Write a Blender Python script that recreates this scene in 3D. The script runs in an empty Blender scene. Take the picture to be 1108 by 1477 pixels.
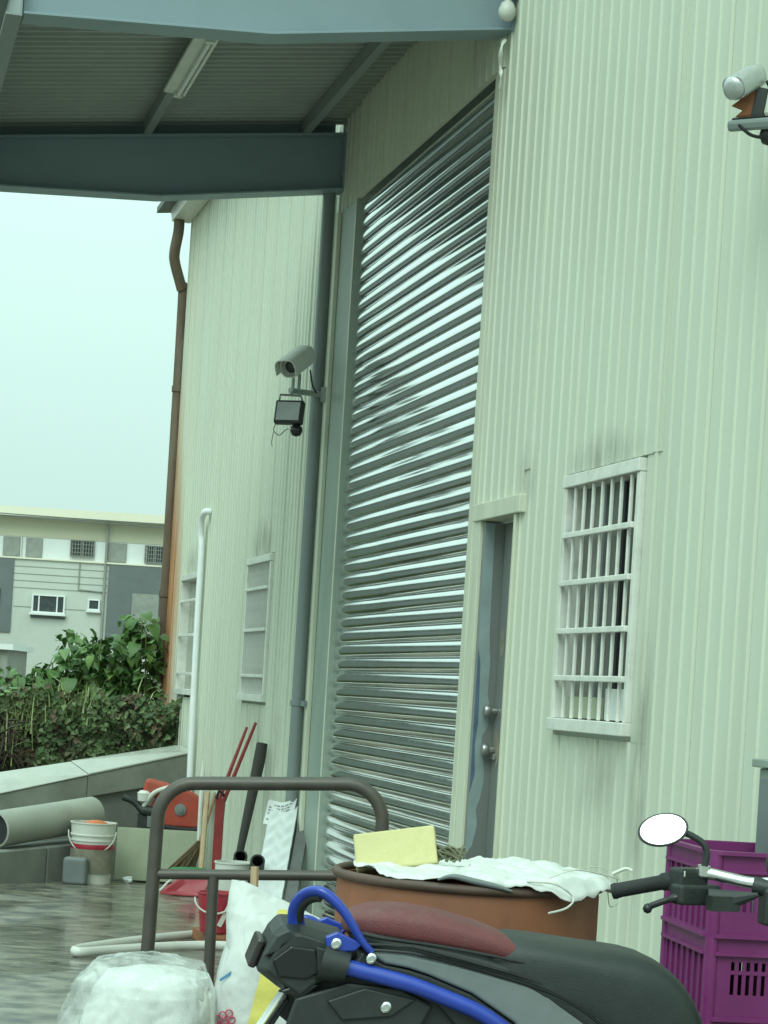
import bpy, bmesh, math, random
from mathutils import Vector, Matrix, noise as mnoise

random.seed(7)
SC = bpy.context.scene
COL = SC.collection
R = math.radians

# ------------------------------------------------------------------ camera, sky, sun, exposure
EYE = 1.40
cam = bpy.data.cameras.new('camera')
cam.sensor_fit = 'VERTICAL'
cam.sensor_height = 36.0
cam.lens = 73.1
ROLL = R(3.55)
cam.shift_x = 264.5 * math.sin(ROLL) / 1477
cam.shift_y = 264.5 * math.cos(ROLL) / 1477
cam.clip_start = 0.1
cam.clip_end = 2000
cam_o = bpy.data.objects.new('camera', cam)
COL.objects.link(cam_o)
sr, cr = math.sin(ROLL), math.cos(ROLL)
cam_o.matrix_world = Matrix(((cr, -sr, 0, 0), (0, 0, -1, 0), (sr, cr, 0, EYE), (0, 0, 0, 1)))
SC.camera = cam_o

SUN_EL, SUN_AZ = R(46), R(196)          # azimuth clockwise from +Y
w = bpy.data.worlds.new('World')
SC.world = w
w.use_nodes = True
nt = w.node_tree
for n in list(nt.nodes):
    nt.nodes.remove(n)
wo = nt.nodes.new('ShaderNodeOutputWorld')
bg = nt.nodes.new('ShaderNodeBackground')
sky = nt.nodes.new('ShaderNodeTexSky')
sky.sky_type = 'NISHITA'
sky.sun_disc = False
sky.sun_elevation = SUN_EL
sky.sun_rotation = SUN_AZ
tc = nt.nodes.new('ShaderNodeTexCoord')
sep = nt.nodes.new('ShaderNodeSeparateXYZ')
nt.links.new(tc.outputs['Generated'], sep.inputs[0])
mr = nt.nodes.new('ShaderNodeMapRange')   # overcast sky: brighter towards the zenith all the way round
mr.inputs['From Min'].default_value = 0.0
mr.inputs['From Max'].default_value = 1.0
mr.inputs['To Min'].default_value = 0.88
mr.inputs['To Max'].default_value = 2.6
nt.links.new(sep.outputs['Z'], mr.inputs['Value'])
nz = nt.nodes.new('ShaderNodeTexNoise')
nz.inputs['Scale'].default_value = 2.2
nz.inputs['Detail'].default_value = 3
nt.links.new(tc.outputs['Generated'], nz.inputs['Vector'])
nm = nt.nodes.new('ShaderNodeMapRange')
nm.inputs['To Min'].default_value = 0.93
nm.inputs['To Max'].default_value = 1.07
nt.links.new(nz.outputs[0], nm.inputs['Value'])
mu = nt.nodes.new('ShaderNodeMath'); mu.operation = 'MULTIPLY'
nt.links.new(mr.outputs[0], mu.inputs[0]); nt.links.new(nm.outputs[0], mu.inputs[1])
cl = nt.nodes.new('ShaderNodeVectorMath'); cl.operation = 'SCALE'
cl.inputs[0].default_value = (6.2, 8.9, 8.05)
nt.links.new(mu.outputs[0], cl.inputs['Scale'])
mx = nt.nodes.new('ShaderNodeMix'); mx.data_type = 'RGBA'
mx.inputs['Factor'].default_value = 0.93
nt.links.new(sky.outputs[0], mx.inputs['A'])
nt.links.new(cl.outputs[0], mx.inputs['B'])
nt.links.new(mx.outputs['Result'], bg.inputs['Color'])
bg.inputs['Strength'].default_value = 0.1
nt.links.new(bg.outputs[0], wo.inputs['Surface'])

sl = bpy.data.lights.new('sun', 'SUN')
sl.energy = 1.5
sl.angle = R(35)
sl.color = (0.86, 1.0, 0.93)
so = bpy.data.objects.new('sun', sl)
COL.objects.link(so)
sd = Vector((math.sin(SUN_AZ) * math.cos(SUN_EL), math.cos(SUN_AZ) * math.cos(SUN_EL), math.sin(SUN_EL)))
so.rotation_euler = sd.to_track_quat('Z', 'Y').to_euler()
so.location = (0, -5, 20)

SC.view_settings.view_transform = 'Standard'
SC.view_settings.look = 'None'
SC.view_settings.gamma = 1.0
SC.view_settings.exposure = 0.0
SC.render.engine = 'CYCLES'
SC.cycles.max_bounces = 8

# ------------------------------------------------------------------ helpers
def V(*a):
    return Vector(a)

class MB:
    """Collects shapes; build() links them as one mesh object."""
    def __init__(self):
        self.v = []; self.f = []; self.mi = []
        self.m = 0
    def add(self, vs, fs):
        o = len(self.v)
        self.v += [tuple(p) for p in vs]
        self.f += [tuple(i + o for i in f) for f in fs]
        self.mi += [self.m] * len(fs)
        return self
    def box(self, c, s, rot=None):
        x, y, z = s[0] / 2, s[1] / 2, s[2] / 2
        vs = [V(a, b, d) for a in (-x, x) for b in (-y, y) for d in (-z, z)]
        if rot is not None:
            vs = [rot @ p for p in vs]
        vs = [p + V(*c) for p in vs]
        return self.add(vs, [(0, 1, 3, 2), (4, 6, 7, 5), (0, 4, 5, 1), (2, 3, 7, 6), (0, 2, 6, 4), (1, 5, 7, 3)])
    def bx(self, a, b):
        c = [(a[i] + b[i]) / 2 for i in range(3)]
        return self.box(c, [abs(b[i] - a[i]) for i in range(3)])
    def tube(self, pts, r, n=10, closed=False, cap=True, flat=1.0):
        pts = [V(*p) for p in pts]
        k = len(pts)
        rs = r if isinstance(r, (list, tuple)) else [r] * k
        tan = []
        for i in range(k):
            a = pts[(i - 1) % k] if (closed or i > 0) else pts[i]
            b = pts[(i + 1) % k] if (closed or i < k - 1) else pts[i]
            tan.append((b - a).normalized())
        up = V(0, 0, 1) if abs(tan[0].z) < 0.9 else V(1, 0, 0)
        nrm = (up - tan[0] * up.dot(tan[0])).normalized()
        vs = []
        for i in range(k):
            nrm = (nrm - tan[i] * nrm.dot(tan[i])).normalized()
            bi = tan[i].cross(nrm)
            for j in range(n):
                an = 2 * math.pi * j / n
                vs.append(pts[i] + (nrm * math.cos(an) * flat + bi * math.sin(an)) * rs[i])
        fs = []
        for i in range(k if closed else k - 1):
            for j in range(n):
                a = i * n + j; b = i * n + (j + 1) % n
                c = ((i + 1) % k) * n + (j + 1) % n; d = ((i + 1) % k) * n + j
                fs.append((a, b, c, d))
        if cap and not closed:
            fs.append(tuple(range(n - 1, -1, -1)))
            fs.append(tuple((k - 1) * n + j for j in range(n)))
        return self.add(vs, fs)
    def lathe(self, prof, c=(0, 0, 0), n=32, axis=None, cap=True, arc=1.0):
        """prof = [(r, h)], turned about z (or axis) through c."""
        q = V(0, 0, 1).rotation_difference(V(*axis)).to_matrix() if axis is not None else Matrix.Identity(3)
        vs = []
        for r, h in prof:
            for j in range(n):
                an = 2 * math.pi * j / n * arc
                vs.append(q @ V(r * math.cos(an), r * math.sin(an), h) + V(*c))
        fs = []
        for i in range(len(prof) - 1):
            for j in range(n if arc == 1.0 else n - 1):
                fs.append((i * n + j, i * n + (j + 1) % n, (i + 1) * n + (j + 1) % n, (i + 1) * n + j))
        if cap and arc == 1.0:
            if prof[0][0] > 1e-5: fs.append(tuple(range(n - 1, -1, -1)))
            if prof[-1][0] > 1e-5: fs.append(tuple((len(prof) - 1) * n + j for j in range(n)))
        return self.add(vs, fs)
    def prism(self, poly, ext):
        """poly: 3-D points in a plane, extruded by the vector ext."""
        k = len(poly); e = V(*ext)
        vs = [V(*p) for p in poly] + [V(*p) + e for p in poly]
        fs = [tuple(range(k - 1, -1, -1)), tuple(range(k, 2 * k))]
        fs += [(i, (i + 1) % k, k + (i + 1) % k, k + i) for i in range(k)]
        return self.add(vs, fs)
    def loft(self, rings, cap=True):
        n = len(rings[0]); vs = [p for r in rings for p in r]; fs = []
        for i in range(len(rings) - 1):
            for j in range(n):
                fs.append((i * n + j, i * n + (j + 1) % n, (i + 1) * n + (j + 1) % n, (i + 1) * n + j))
        if cap:
            fs.append(tuple(range(n - 1, -1, -1)))
            fs.append(tuple((len(rings) - 1) * n + j for j in range(n)))
        return self.add(vs, fs)
    def mesh(self, name, mats, smooth=None):
        me = bpy.data.meshes.new(name)
        me.from_pydata(self.v, [], self.f)
        bm = bmesh.new(); bm.from_mesh(me)
        bmesh.ops.recalc_face_normals(bm, faces=bm.faces)
        bm.to_mesh(me); bm.free()
        for m in (mats if isinstance(mats, (list, tuple)) else [mats]):
            me.materials.append(m)
        me.polygons.foreach_set('material_index', self.mi)
        if smooth is not None:
            me.polygons.foreach_set('use_smooth', [True] * len(me.polygons))
            me.set_sharp_from_angle(angle=R(smooth))
        me.update()
        return me
    def build(self, name, mats, parent=None, smooth=None, bevel=0.0, seg=2, label=None, sub=0):
        o = bpy.data.objects.new(name, self.mesh(name, mats, smooth))
        COL.objects.link(o)
        if parent is not None:
            o.parent = parent
        if bevel:
            b = o.modifiers.new('bevel', 'BEVEL'); b.width = bevel; b.segments = seg; b.limit_method = 'ANGLE'
            b.angle_limit = R(35); b.harden_normals = False
        if sub:
            s = o.modifiers.new('subsurf', 'SUBSURF'); s.levels = sub; s.render_levels = sub
        if label:
            o['label'] = label
        return o

def thing(name, label, cat, loc=(0, 0, 0), rotz=0.0, group=None):
    o = bpy.data.objects.new(name, None)
    COL.objects.link(o)
    o.location = loc; o.rotation_euler = (0, 0, rotz)
    o.empty_display_size = 0.1
    return tag(o, label, cat, group)

def tag(o, label, cat, group=None):
    o['label'] = label; o['category'] = cat
    if group: o['group'] = group
    return o

def link_copy(src, parent=None, **kw):
    c = src.copy(); COL.objects.link(c)
    if parent is not None: c.parent = parent
    for k, v in kw.items(): setattr(c, k, v)
    return c

def catmull(pts, k=6, closed=False):
    P = [V(*p) for p in pts]; n = len(P); out = []
    rng = range(n if closed else n - 1)
    for i in rng:
        g = lambda j: P[j % n] if closed else P[max(0, min(n - 1, j))]
        a, b, c, d = g(i - 1), g(i), g(i + 1), g(i + 2)
        for q in range(k):
            t = q / k
            out.append(0.5 * ((2 * b) + (c - a) * t + (2 * a - 5 * b + 4 * c - d) * t * t + (3 * b - a - 3 * c + d) * t ** 3))
    if not closed: out.append(P[-1])
    return out

def gz(y):
    return -0.027 * (y - 5.0)

# ------------------------------------------------------------------ materials
def mat(name, col, rough=0.6, metal=0.0, var=0.12, scale=6.0, stretch=(1, 1, 1), bump=0.0, bscale=40.0, dirt=None,
        dscale=3.0, damt=0.5, rvar=0.1, coat=0.0, sheen=0.0, trans=0.0, spec=0.5):
    m = bpy.data.materials.new(name); m.use_nodes = True
    t = m.node_tree; b = t.nodes['Principled BSDF']; L = t.links
    tc = t.nodes.new('ShaderNodeTexCoord'); mp = t.nodes.new('ShaderNodeMapping')
    mp.inputs['Scale'].default_value = stretch
    L.new(tc.outputs['Object'], mp.inputs['Vector'])
    nz = t.nodes.new('ShaderNodeTexNoise'); nz.inputs['Scale'].default_value = scale; nz.inputs['Detail'].default_value = 6
    nz.inputs['Roughness'].default_value = 0.6
    L.new(mp.outputs[0], nz.inputs['Vector'])
    rp = t.nodes.new('ShaderNodeValToRGB')
    rp.color_ramp.elements[0].position = 0.3; rp.color_ramp.elements[1].position = 0.7
    rp.color_ramp.elements[0].color = tuple(max(0, c * (1 - var)) for c in col) + (1,)
    rp.color_ramp.elements[1].color = tuple(min(1, c * (1 + var)) for c in col) + (1,)
    L.new(nz.outputs[0], rp.inputs[0])
    out = rp.outputs[0]
    if dirt is not None:
        n2 = t.nodes.new('ShaderNodeTexNoise'); n2.inputs['Scale'].default_value = dscale; n2.inputs['Detail'].default_value = 8
        n2.inputs['Roughness'].default_value = 0.7
        L.new(mp.outputs[0], n2.inputs['Vector'])
        r2 = t.nodes.new('ShaderNodeMapRange'); r2.inputs['From Min'].default_value = 0.5; r2.inputs['From Max'].default_value = 0.75
        r2.inputs['To Max'].default_value = damt
        L.new(n2.outputs[0], r2.inputs['Value'])
        mx = t.nodes.new('ShaderNodeMix'); mx.data_type = 'RGBA'
        L.new(r2.outputs[0], mx.inputs['Factor']); L.new(out, mx.inputs['A'])
        mx.inputs['B'].default_value = tuple(dirt) + (1,)
        out = mx.outputs['Result']
    L.new(out, b.inputs['Base Color'])
    rr = t.nodes.new('ShaderNodeMapRange')
    rr.inputs['From Min'].default_value = 0.3; rr.inputs['From Max'].default_value = 0.7
    rr.inputs['To Min'].default_value = max(0.02, rough - rvar); rr.inputs['To Max'].default_value = min(1, rough + rvar)
    L.new(nz.outputs[0], rr.inputs['Value']); L.new(rr.outputs[0], b.inputs['Roughness'])
    b.inputs['Metallic'].default_value = metal
    b.inputs['Specular IOR Level'].default_value = spec
    if coat:
        b.inputs['Coat Weight'].default_value = coat; b.inputs['Coat Roughness'].default_value = 0.08
    if trans:
        b.inputs['Transmission Weight'].default_value = trans
    if bump:
        nb = t.nodes.new('ShaderNodeTexNoise'); nb.inputs['Scale'].default_value = bscale; nb.inputs['Detail'].default_value = 5
        L.new(mp.outputs[0], nb.inputs['Vector'])
        bp = t.nodes.new('ShaderNodeBump'); bp.inputs['Strength'].default_value = bump; bp.inputs['Distance'].default_value = 0.01
        L.new(nb.outputs[0], bp.inputs['Height']); L.new(bp.outputs[0], b.inputs['Normal'])
    m['o'] = 0
    return m

def out_color(m):
    """The socket feeding Base Color, so that marks can be mixed over it."""
    b = m.node_tree.nodes['Principled BSDF']
    return b, b.inputs['Base Color'].links[0].from_socket

def add_stains(m, stains, colour):
    """Local grime marks: (centre xyz, radii xyz, strength) in object coordinates, broken up by noise."""
    t = m.node_tree; L = t.links
    b, src = out_color(m)
    tc = t.nodes.new('ShaderNodeTexCoord')
    nz = t.nodes.new('ShaderNodeTexNoise'); nz.inputs['Scale'].default_value = 9; nz.inputs['Detail'].default_value = 6
    mp = t.nodes.new('ShaderNodeMapping'); mp.inputs['Scale'].default_value = (1.6, 1, 0.35)
    L.new(tc.outputs['Object'], mp.inputs[0]); L.new(mp.outputs[0], nz.inputs['Vector'])
    nr = t.nodes.new('ShaderNodeMapRange'); nr.inputs['From Min'].default_value = 0.3; nr.inputs['From Max'].default_value = 0.65
    L.new(nz.outputs[0], nr.inputs['Value'])
    acc = None
    for c, r, s in stains:
        mpp = t.nodes.new('ShaderNodeMapping'); mpp.vector_type = 'POINT'
        mpp.inputs['Location'].default_value = tuple(-c[i] / r[i] for i in range(3))
        mpp.inputs['Scale'].default_value = tuple(1 / q for q in r)
        L.new(tc.outputs['Object'], mpp.inputs[0])
        ln = t.nodes.new('ShaderNodeVectorMath'); ln.operation = 'LENGTH'
        L.new(mpp.outputs[0], ln.inputs[0])
        g = t.nodes.new('ShaderNodeMapRange'); g.interpolation_type = 'SMOOTHSTEP'
        g.inputs['From Min'].default_value = 1.0; g.inputs['From Max'].default_value = 0.15
        g.inputs['To Min'].default_value = 0.0; g.inputs['To Max'].default_value = s
        L.new(ln.outputs['Value'], g.inputs['Value'])
        if acc is None: acc = g.outputs[0]
        else:
            ad = t.nodes.new('ShaderNodeMath'); ad.operation = 'MAXIMUM'
            L.new(acc, ad.inputs[0]); L.new(g.outputs[0], ad.inputs[1]); acc = ad.outputs[0]
    mu = t.nodes.new('ShaderNodeMath'); mu.operation = 'MULTIPLY'
    L.new(acc, mu.inputs[0]); L.new(nr.outputs[0], mu.inputs[1])
    mx = t.nodes.new('ShaderNodeMix'); mx.data_type = 'RGBA'
    L.new(mu.outputs[0], mx.inputs['Factor']); L.new(src, mx.inputs['A'])
    mx.inputs['B'].default_value = tuple(colour) + (1,)
    L.new(mx.outputs['Result'], b.inputs['Base Color'])

M = {}
M['cladding'] = mat('cream_cladding', (0.59, 0.62, 0.51), 0.45, var=0.04, scale=1.1, stretch=(1.6, 1, 0.2), dirt=(0.42, 0.42, 0.33), dscale=2.0, damt=0.22, spec=0.35)
add_stains(M['cladding'], [
    ((8.62, 0, 2.50), (0.62, 0.3, 0.18), 0.5), ((8.0, 0, 1.18), (0.16, 0.3, 0.75), 0.55), ((8.5, 0, 1.15), (0.6, 0.3, 0.35), 0.35),
    ((16.3, 0, 2.52), (0.6, 0.3, 0.3), 0.5), ((19.7, 0, 2.5), (0.6, 0.3, 0.3), 0.45), ((16.3, 0, 1.15), (0.55, 0.3, 0.3), 0.25),
    ((15.3, 0, 0.9), (0.2, 0.3, 0.6), 0.3), ((15.9, 0, 0.8), (0.15, 0.3, 0.4), 0.3), ((15.0, 0, 0.1), (0.6, 0.3, 0.4), 0.25),
    ((21.0, 0, 6.1), (1.6, 0.3, 0.5), 0.55), ((9.7, 0, 2.5), (0.2, 0.3, 0.25), 0.3), ((18.6, 0, 0.2), (1.5, 0.3, 0.5), 0.35)],
    (0.10, 0.09, 0.075))
M['rustwall'] = mat('rusty_cladding', (0.42, 0.175, 0.06), 0.8, var=0.35, scale=3, stretch=(6, 2, 0.3), dirt=(0.55, 0.50, 0.36), dscale=3, damt=0.6)
M['trim'] = mat('cream_trim', (0.61, 0.625, 0.50), 0.45, var=0.06, scale=4, stretch=(2, 2, .4), dirt=(0.3, 0.29, 0.22), dscale=5, damt=0.35)
M['white_trim'] = mat('white_painted_steel', (0.72, 0.72, 0.66), 0.4, var=0.06, scale=8, dirt=(0.33, 0.31, 0.26), dscale=9, damt=0.45)
M['col_paint'] = mat('grey_green_steel', (0.29, 0.345, 0.295), 0.45, var=0.08, scale=5, stretch=(1, 1, .4), dirt=(0.14, 0.15, 0.13), damt=0.4)
M['beam'] = mat('blue_grey_steel', (0.23, 0.30, 0.33), 0.5, var=0.06, scale=3, dirt=(0.14, 0.16, 0.16), damt=0.3)
M['purlin'] = mat('galvanised_purlin', (0.24, 0.27, 0.26), 0.5, metal=0.2, var=0.08, scale=6)
M['roofsheet'] = mat('canopy_sheet', (0.32, 0.345, 0.32), 0.5, var=0.07, scale=4)
M['roofdark'] = mat('dark_roof_sheet', (0.09, 0.11, 0.10), 0.55)
M['slat'] = mat('shutter_steel', (0.90, 0.91, 0.90), 0.12, metal=1.0, var=0.04, scale=5, stretch=(.5, 1, 1), rvar=0.04, dirt=(0.5, 0.5, 0.47), dscale=2.2, damt=0.3)
M['guide'] = mat('shutter_guide', (0.36, 0.38, 0.35), 0.5)
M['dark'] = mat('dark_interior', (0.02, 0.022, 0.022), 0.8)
M['pvc_grey'] = mat('grey_pvc', (0.20, 0.235, 0.23), 0.4, var=0.08, scale=5, stretch=(1, 1, .3), dirt=(.25, .24, .2), damt=.2)
M['pvc_white'] = mat('white_pvc', (0.78, 0.80, 0.80), 0.35, var=0.04)
M['rustpipe'] = mat('rusty_downpipe', (0.13, 0.09, 0.06), 0.75, var=0.3, scale=6, stretch=(2, 2, .4), dirt=(0.20, 0.19, 0.16), damt=0.5)
M['pane'] = mat('dusty_pane', (0.14, 0.145, 0.13), 0.2, var=0.15, scale=3, rvar=.05, dirt=(.22, .22, .2), damt=.5, spec=.6)
M['pane_pale'] = mat('pale_pane', (0.36, 0.37, 0.31), 0.3, var=0.1, scale=4)
M['pane_blue'] = mat('painted_reflection_pane', (0.17, 0.22, 0.24), 0.22, var=0.4, scale=7, stretch=(1, 1, 2), dirt=(.42, .3, .18), dscale=4, damt=.7)  # blue tint and tan patches paint reflections into the pane colour
M['steel'] = mat('brushed_steel', (0.22, 0.235, 0.225), 0.4, metal=.3, var=0.1, scale=5, stretch=(1, 1, .15), dirt=(.16, .15, .135), dscale=1.6, damt=.6)
M['film_blue'] = mat('blue_film', (0.10, 0.15, 0.22), 0.35, var=.2)
M['film'] = mat('torn_blue_film', (0.27, 0.33, 0.335), 0.35, var=.15)
M['dull_steel'] = mat('dull_steel', (0.42, 0.42, 0.40), 0.35, metal=.8, var=.15, dirt=(.2, .17, .13), damt=.5)
M['chrome'] = mat('chrome', (0.75, 0.76, 0.75), 0.14, metal=1.0, var=.04)
M['rust'] = mat('rust', (0.25, 0.10, 0.045), 0.8, var=0.3, scale=8, bump=.15)
M['concrete'] = mat('weathered_concrete', (0.24, 0.25, 0.21), 0.6, var=0.18, scale=2.5, dirt=(.11, .11, .09), dscale=2, damt=.6, bump=.2, bscale=30)
M['wetcap'] = mat('wet_coping', (0.42, 0.43, 0.38), 0.26, var=0.2, scale=3, rvar=.2, dirt=(.24, .24, .2), damt=.5)  # low roughness for the wet; base lightened to paint in its highlight
M['pale_sheet'] = mat('pale_rolled_sheet', (0.33, 0.34, 0.29), 0.6, var=.12, scale=4, dirt=(.2, .2, .17), damt=.5)
M['block'] = mat('grey_block', (0.20, 0.21, 0.185), 0.75, var=.15, scale=5, bump=.25, bscale=60)
M['black'] = mat('black_plastic', (0.024, 0.028, 0.027), 0.5, var=.25, scale=14, bump=.1, bscale=300, rvar=.08)
M['black_gloss'] = mat('glossy_black', (0.012, 0.013, 0.014), 0.25, var=.1)
M['rubber'] = mat('black_rubber', (0.02, 0.021, 0.021), 0.7, var=.2, scale=30, bump=.2, bscale=200)
M['seat_black'] = mat('black_vinyl', (0.022, 0.028, 0.027), 0.5, var=.15, scale=12, bump=.15, bscale=260, dirt=(.07, .07, .065), dscale=3, damt=.25)
M['seat_red'] = mat('dusty_red_vinyl', (0.145, 0.036, 0.04), 0.58, var=.16, scale=9, bump=.25, bscale=240, dirt=(.19, .13, .115), dscale=5, damt=.65)
M['grey_panel'] = mat('grey_body_panel', (0.17, 0.19, 0.19), 0.42, var=.06, scale=20, dirt=(.22, .21, .2), damt=.25)
M['blue'] = mat('blue_painted_tube', (0.018, 0.05, 0.36), 0.33, var=.1, scale=12, coat=.3)
M['purple'] = mat('purple_plastic', (0.19, 0.024, 0.14), 0.42, var=.10, scale=7, dirt=(.22, .09, .19), dscale=4, damt=.3)
M['drum'] = mat('rusty_drum', (0.24, 0.088, 0.042), 0.6, var=.22, scale=3, stretch=(1, 1, .5), dirt=(.10, .03, .02), dscale=2.2, damt=.6, bump=.12, bscale=25)
M['drumrim'] = mat('drum_rim', (0.10, 0.06, 0.045), 0.6, var=.3, scale=10)
M['tarp'] = mat('white_tarp', (0.66, 0.67, 0.65), 0.5, var=.06, scale=7, dirt=(.45, .43, .38), dscale=6, damt=.4, bump=.3, bscale=30)
M['foam'] = mat('yellow_foam', (0.60, 0.54, 0.27), 0.8, var=.08, scale=6, dirt=(.45, .38, .16), dscale=7, damt=.5, bump=.2, bscale=90)
M['mesh'] = mat('greenish_scrap', (0.16, 0.16, 0.10), 0.7, var=.3, scale=20)
M['pipe_steel'] = mat('dull_brown_steel', (0.085, 0.075, 0.065), 0.45, metal=.3, var=.2, scale=9, dirt=(.15, .10, .07), dscale=6, damt=.45)
M['woven'] = mat('white_woven_bag', (0.56, 0.57, 0.55), 0.6, var=.06, scale=5, bump=.35, bscale=18, dirt=(.5, .48, .42), dscale=4, damt=.35)
M['woven_yellow'] = mat('yellow_woven_band', (0.66, 0.58, 0.13), 0.55, var=.12, scale=9, bump=.35, bscale=22, dirt=(.75, .72, .5), dscale=8, damt=.5)
M['polybag'] = mat('white_poly_bag', (0.68, 0.695, 0.67), 0.35, var=.06, scale=4, bump=.25, bscale=7, dirt=(.60, .60, .45), dscale=2.2, damt=.45)
M['pink'] = mat('pink_print', (0.60, 0.10, 0.16), 0.6, var=.1)
M['bluetape'] = mat('blue_tape', (0.10, 0.25, 0.45), 0.4)
M['red'] = mat('red_plastic', (0.36, 0.025, 0.045), 0.4, var=.12, scale=7, dirt=(.45, .2, .2), damt=.2)
M['red_steel'] = mat('red_painted_steel', (0.30, 0.03, 0.03), 0.45, var=.2, scale=12, dirt=(.12, .05, .03), damt=.5)
M['orange'] = mat('orange_red_steel', (0.42, 0.058, 0.032), 0.5, var=.15, scale=7, dirt=(.25, .13, .08), dscale=5, damt=.6)
M['orange_pl'] = mat('orange_plastic', (0.55, 0.14, 0.03), 0.45)
M['board'] = mat('pale_green_board', (0.40, 0.43, 0.31), 0.7, var=.08, scale=4, dirt=(.27, .27, .2), damt=.4)
M['wood'] = mat('weathered_wood', (0.30, 0.20, 0.12), 0.75, var=.2, scale=6, stretch=(4, 4, .5))
M['wood_pale'] = mat('pale_wood', (0.46, 0.33, 0.20), 0.7, var=.15, scale=6, stretch=(4, 4, .5))
M['wood_dark'] = mat('dark_wood', (0.05, 0.045, 0.04), 0.75, var=.25, scale=6, stretch=(4, 4, .5))
M['palm'] = mat('palm_fibre', (0.12, 0.085, 0.045), 0.9, var=.3, scale=30, stretch=(1, 1, .2))
M['green_pl'] = mat('green_plastic', (0.02, 0.17, 0.05), 0.5, var=.2, scale=12)
M['offwhite'] = mat('offwhite_plastic', (0.66, 0.66, 0.60), 0.45, var=.06, dirt=(.42, .38, .3), dscale=6, damt=.5)
M['grey_pl'] = mat('grey_plastic', (0.17, 0.19, 0.19), 0.6, var=.12, scale=8)
M['grime'] = mat('cement_grime', (0.22, 0.20, 0.15), 0.85, var=.25, scale=12, bump=.3, bscale=60)
M['foam_white'] = mat('white_quilted_foam', (0.70, 0.73, 0.72), 0.55, var=.05, scale=6)
M['paper'] = mat('white_paper', (0.74, 0.76, 0.75), 0.7, var=.03)
M['ink'] = mat('printed_ink', (0.20, 0.22, 0.22), 0.7)
M['grey_plank'] = mat('grey_plank', (0.14, 0.145, 0.14), 0.7, var=.2, scale=6, stretch=(3, 3, .4))
M['lamp_white'] = mat('lamp_housing', (0.62, 0.64, 0.58), 0.4)
M['lens'] = mat('dark_lens', (0.02, 0.02, 0.022), 0.12)
M['cam_body'] = mat('silver_camera_shell', (0.62, 0.63, 0.57), 0.35, var=.06, dirt=(.3, .29, .25), damt=.3)
M['silver_bag'] = mat('silver_wrap', (0.55, 0.57, 0.57), 0.3, metal=.5, var=.1, bump=.4, bscale=25)
M['glass_grey'] = mat('floodlight_glass', (0.42, 0.44, 0.43), 0.15)
M['mirror'] = mat('mirror_glass', (0.60, 0.62, 0.62), 0.03, metal=1.0, var=.01, rvar=.01)
M['amber'] = mat('amber_plastic', (0.55, 0.36, 0.08), 0.3)
M['tail_red'] = mat('tail_lamp_smoked', (0.03, 0.022, 0.022), 0.2)
M['plate'] = mat('plate_white', (0.75, 0.76, 0.75), 0.4)
M['leaf_big'] = mat('broad_leaf', (0.075, 0.15, 0.04), 0.5, var=.45, scale=1.7, spec=.4)
M['leaf_mid'] = mat('mid_leaf', (0.11, 0.20, 0.06), 0.45, var=.35, scale=2.2)
M['leaf_pale'] = mat('young_leaf', (0.12, 0.20, 0.045), 0.5, var=.3, scale=3)
M['leaf_vine'] = mat('vine_leaf', (0.07, 0.115, 0.042), 0.6, var=.55, scale=2.5, dirt=(.15, .085, .045), dscale=2.2, damt=.8)
M['leaf_ivy_pale'] = mat('pale_ivy_leaf', (0.11, 0.16, 0.06), 0.55, var=.4, scale=6)
M['leaf_dry'] = mat('dry_ivy_leaf', (0.10, 0.07, 0.04), 0.75, var=.45, scale=6)
M['old_block'] = mat('mossy_brown_block', (0.11, 0.09, 0.06), 0.85, var=.3, scale=5, dirt=(.05, .055, .03), dscale=4, damt=.6, bump=.3, bscale=40)
M['grass'] = mat('pale_grass_blade', (0.30, 0.36, 0.14), 0.6, var=.3, scale=4)
M['stem'] = mat('green_stem', (0.13, 0.14, 0.06), 0.7)
M['earth'] = mat('brown_dry_vine', (0.055, 0.04, 0.03), 0.9, var=.4, scale=8, bump=.5, bscale=20)
M['bld_wall'] = mat('pale_rendered_wall', (0.52, 0.54, 0.48), 0.8, var=.05, scale=.6, dirt=(.36, .37, .33), dscale=.5, damt=.4)
M['bld_band'] = mat('cream_band', (0.50, 0.49, 0.36), 0.8, var=.05, scale=.6)
M['bld_roof'] = mat('cream_fascia', (0.74, 0.70, 0.55), 0.6, var=.04, scale=.5)
M['bld_dark'] = mat('dark_grey_tile', (0.13, 0.145, 0.145), 0.6, var=.12, scale=1.5)  # tile grey lightened to stand in for distance haze
M['bld_white'] = mat('white_panel', (0.70, 0.72, 0.70), 0.6, var=.04, scale=1)
M['bld_shutter'] = mat('grey_blind', (0.26, 0.27, 0.24), 0.7, var=.15, scale=4)
M['bld_pane'] = mat('dark_far_pane', (0.05, 0.06, 0.06), 0.25)
M['shed'] = mat('dark_green_cladding', (0.085, 0.105, 0.09), 0.6, var=.12, scale=1.5, stretch=(3, 1, .3))
M['wire'] = mat('cable_grey', (0.13, 0.14, 0.14), 0.7)

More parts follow.
